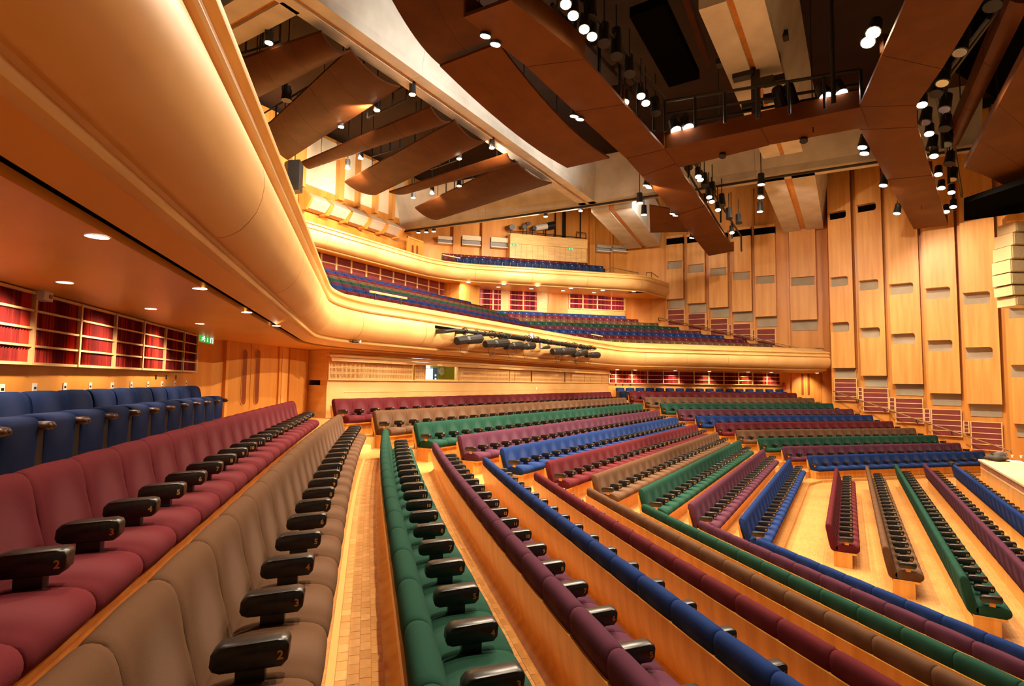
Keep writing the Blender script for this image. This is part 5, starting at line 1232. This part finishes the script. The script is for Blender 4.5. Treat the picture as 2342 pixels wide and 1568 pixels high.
# ------------------------------------------------------------------ loudspeakers
p0 = ony(660, 400, YT-2.2); p1 = ony(690, 400, YT-2.2); T = empty('loudspeaker_cabinet', p0); tag(T, 'tall black loudspeaker cabinet hanging beside the bright lit wall panels', 'loudspeaker')
zt_, zb_ = ony(675, 368, YT-2.2).z, ony(675, 438, YT-2.2).z
chk(MB().prism([(p0.x+.1, p0.y+.2), (p0.x+.3, p0.y-.35), (p1.x, p1.y-.1), (p1.x-.1, p1.y+.5), (p0.x+.2, p0.y+.6)], zb_, zt_).build('cabinet', BLACK), T); chk(MB().tube([(p0.x+.4, p0.y+.1, zt_), (p0.x+.4, p0.y+.1, 17.19)], .03, 6).build('suspension_rod', BLACK), T)
# line array at the picture's stage side
dep = 21.0
def atd(px, py): return EYE+ray(px, py)*dep
T = empty('line_array_loudspeaker', atd(2330, 520)); tag(T, 'curved cream line array loudspeaker hanging beside the stage', 'loudspeaker')
LAY = [(2322, 505, 530), (2316, 531, 560), (2312, 561, 592), (2310, 593, 622), (2311, 623, 650), (2315, 651, 675), (2322, 676, 699)]
LAC = plain('cream_loudspeaker', (.62, .44, .22), .6); LAG = noisy('loudspeaker_grille', (.40, .30, .16), (.55, .42, .24), (40, 40, 40), .7)
for x, y0, y1 in LAY:
    a = atd(x, y0); b = atd(x, y1); e = RT.copy(); e.z = 0; e.normalize(); f = Vector((-e.y, e.x, 0))
    P2 = [a, a+e*1.1, a+e*1.1+f*.8, a+f*.8]
    chk(MB().prism([(q.x, q.y) for q in P2], b.z+.02, a.z).build('cabinet', LAC), T)
    chk(MB().prism([(q.x, q.y) for q in (a-f*.02+e*.05, a+e*1.05-f*.02, a+e*1.05, a+e*.05)], b.z+.05, a.z-.03).build('front_grille', LAG), T)
a = atd(2322, 505); chk(MB().tube([a+RT*.5, Vector((a.x+.3, a.y-.3, 17.2))], .03, 6).build('suspension_rod', BLACK), T)
a = atd(2318, 490); chk(MB().box((a.x-.05, a.y-.6, a.z-.25), (a.x+.7, a.y+.2, a.z+.0)).build('bumper_frame', W_WALL), T)
# ------------------------------------------------------------------ stage
ZS = 1.02
SA = onz(2242, 1050, ZS); SB = onz(2342, 1123, ZS); sd = Vector((-1, 0)); SBX = Vector((SA.x, SA.y))+sd*16; sn = Vector((-sd.y, sd.x))
if sn.y > 0: sn = -sn
SA2 = Vector((SA.x, SA.y))
STG = empty('stage', (SA.x, SA.y, 0)); tag(STG, 'raised wooden stage with a brightly lit top before the flat floor', 'stage')
W_STAGE = noisy('stage_top', (.72, .52, .26), (.82, .62, .34), (3, 3, 3), .35, 5)
chk(MB().prism([SA2-sd*.06-sn*.06, SBX-sn*.06, SBX+sn*12, SA2-sd*.06+sn*12], ZS-.06, ZS).build('stage_deck', W_STAGE), STG)
chk(MB().prism([SA2, SBX, SBX+sn*11.9, SA2+sn*11.9], 0, ZS-.06).build('stage_body', W_BENCH), STG)
for z0, z1, mt, pr in ((ZS-.27, ZS-.08, noisy('stage_band', (.42, .16, .06), (.52, .22, .09), (4, 4, 4), .5), .010), (ZS-.32, ZS-.27, CREAM, .02), (.05, ZS-.34, W_PANEL, .012)):
    for k in range(10):
        a = SA2+sd*(.04+1.6*k); b = SA2+sd*(1.56+1.6*k); chk(MB().prism([a-sn*pr, b-sn*pr, b, a], z0, z1).build('front_board', mt), STG)
# bag, cups and papers on the stage
p = onz(2282, 1053, ZS); T = empty('holdall_bag', p); tag(T, 'crumpled dark holdall bag lying on the stage corner', 'bag')
def lump(c, rx, ry, rz, seed, mat, name, parent, jit=.25):
    me = bpy.data.meshes.new(name); bm = bmesh.new(); bmesh.ops.create_icosphere(bm, subdivisions=3, radius=1.0); rnd = random.Random(seed)
    ph = [rnd.uniform(0, 6) for _ in range(6)]
    for v in bm.verts:
        k = 1+jit*(math.sin(3*v.co.x+ph[0])*math.sin(4*v.co.y+ph[1])+.6*math.sin(7*v.co.z+ph[2]+2*v.co.x))
        v.co = Vector((c[0]+v.co.x*rx*k, c[1]+v.co.y*ry*k, max(c[2]+v.co.z*rz*k, ZS+.002)))
    bm.to_mesh(me); bm.free()
    for q in me.polygons: q.use_smooth = True
    o = link(name, me, mat); return chk(o, parent)
lump((p.x, p.y, ZS+.12), .42, .30, .17, 3, plain('bag_cloth', (.05, .04, .035), .8), 'bag_body', T)
lump((p.x+.1, p.y-.1, ZS+.26), .25, .18, .08, 5, plain('bag_cloth2', (.12, .10, .09), .8), 'bag_flap', T)
chk(MB().tube([(p.x-.3, p.y+.1, ZS+.15), (p.x-.1, p.y+.22, ZS+.34), (p.x+.15, p.y+.2, ZS+.33), (p.x+.3, p.y, ZS+.18)], .02, 6).build('strap', BLACK), T)
for k, (x, y) in enumerate(((2336, 1047), (2316, 1046))):
    q = onz(x, y, ZS); T = empty('cup', q); tag(T, 'white cup on the stage, %s the holdall bag' % ('far from' if k == 0 else 'next to'), 'cup')
    chk(MB().tube([q, q+Vector((0, 0, .10))], [.035+.01*k*0, .055], 12).build('cup_wall', WHITE), T); chk(MB().tube([q+Vector((.05, 0, .08)), q+Vector((.085, 0, .06)), q+Vector((.05, 0, .03))], .008, 6).build('handle', WHITE), T)
q = onz(2322, 1055, ZS); o = MB().box((q.x-.3, q.y-.2, ZS+.001), (q.x+.3, q.y+.2, ZS+.012)).build('papers', WHITE); tag(o, 'flat sheaf of papers on the stage beside the holdall bag', 'papers')
# cap left on the end of the front blue bench
p = Vector((XC+HF[4]-.35, YF[4]+.03, .86)); T = empty('cap', p); tag(T, 'dark cap resting on the far end of the front blue bench', 'cap')
chk(MB().tube([p+Vector((0, 0, -.02)), p+Vector((0, 0, .05)), p+Vector((0, 0, .08))], [.12, .11, .05], 12).build('crown', BLACK), T); chk(MB().box((p.x-.08, p.y-.22, p.z), (p.x+.08, p.y-.08, p.z+.012)).build('peak', BLACK), T)
# ================================================================== the hall's lamps (light of the fixtures built above, plus unseen lamps without one)
LW = 2050
for (x, y, z, tgt, w, deg) in AIM: spot_light('bridge_and_added_lamp', onz(x, y, z), tgt, w*LW, deg, .5)
for x, tx_ in ((15, 12), (23, 24)): spot_light('stage_bridge_lamp', (x, -9, 10.2), (tx_, 10.8, 4.2), 3.0*LW, 48, .5)   # front lamps over the stage
for x, y in BEAM_PX:
    b_ = onz(x, y, ZB); spot_light('beam_lamp', b_+Vector((0, -1.3, -.25)), b_+Vector((0, .3, .9)), .10*LW, 130, .5, (1.0, .95, .88))
spot_light('beam_lamp', onz(1500, 480, 12.9), (36, 12.5, 14.2), .35*LW, 110, .5, (1.0, .93, .80))
for (x, y, z, tx, ty, tz, w) in ((6.5, 1.0, 11.2, 0, 0, -6, .7), (3.6, 1.6, 12.4, 0, 0, -6, 1.5), (10, -5.0, 11.2, 0, 0, -6, .5)):   # added unseen lamps that brighten the near stalls and balcony front
    spot_light('bridge_and_added_lamp', (x, y, z), (x+tx, y+ty, z+tz), w*LW, 130, .7)
for (x, y, z, tx, ty, tz, w, deg) in FIX:
    p = onz(x, y, z); spot_light('bridge_and_added_lamp', p, (p.x+tx, p.y+ty, p.z+tz), w*LW, deg, .7)
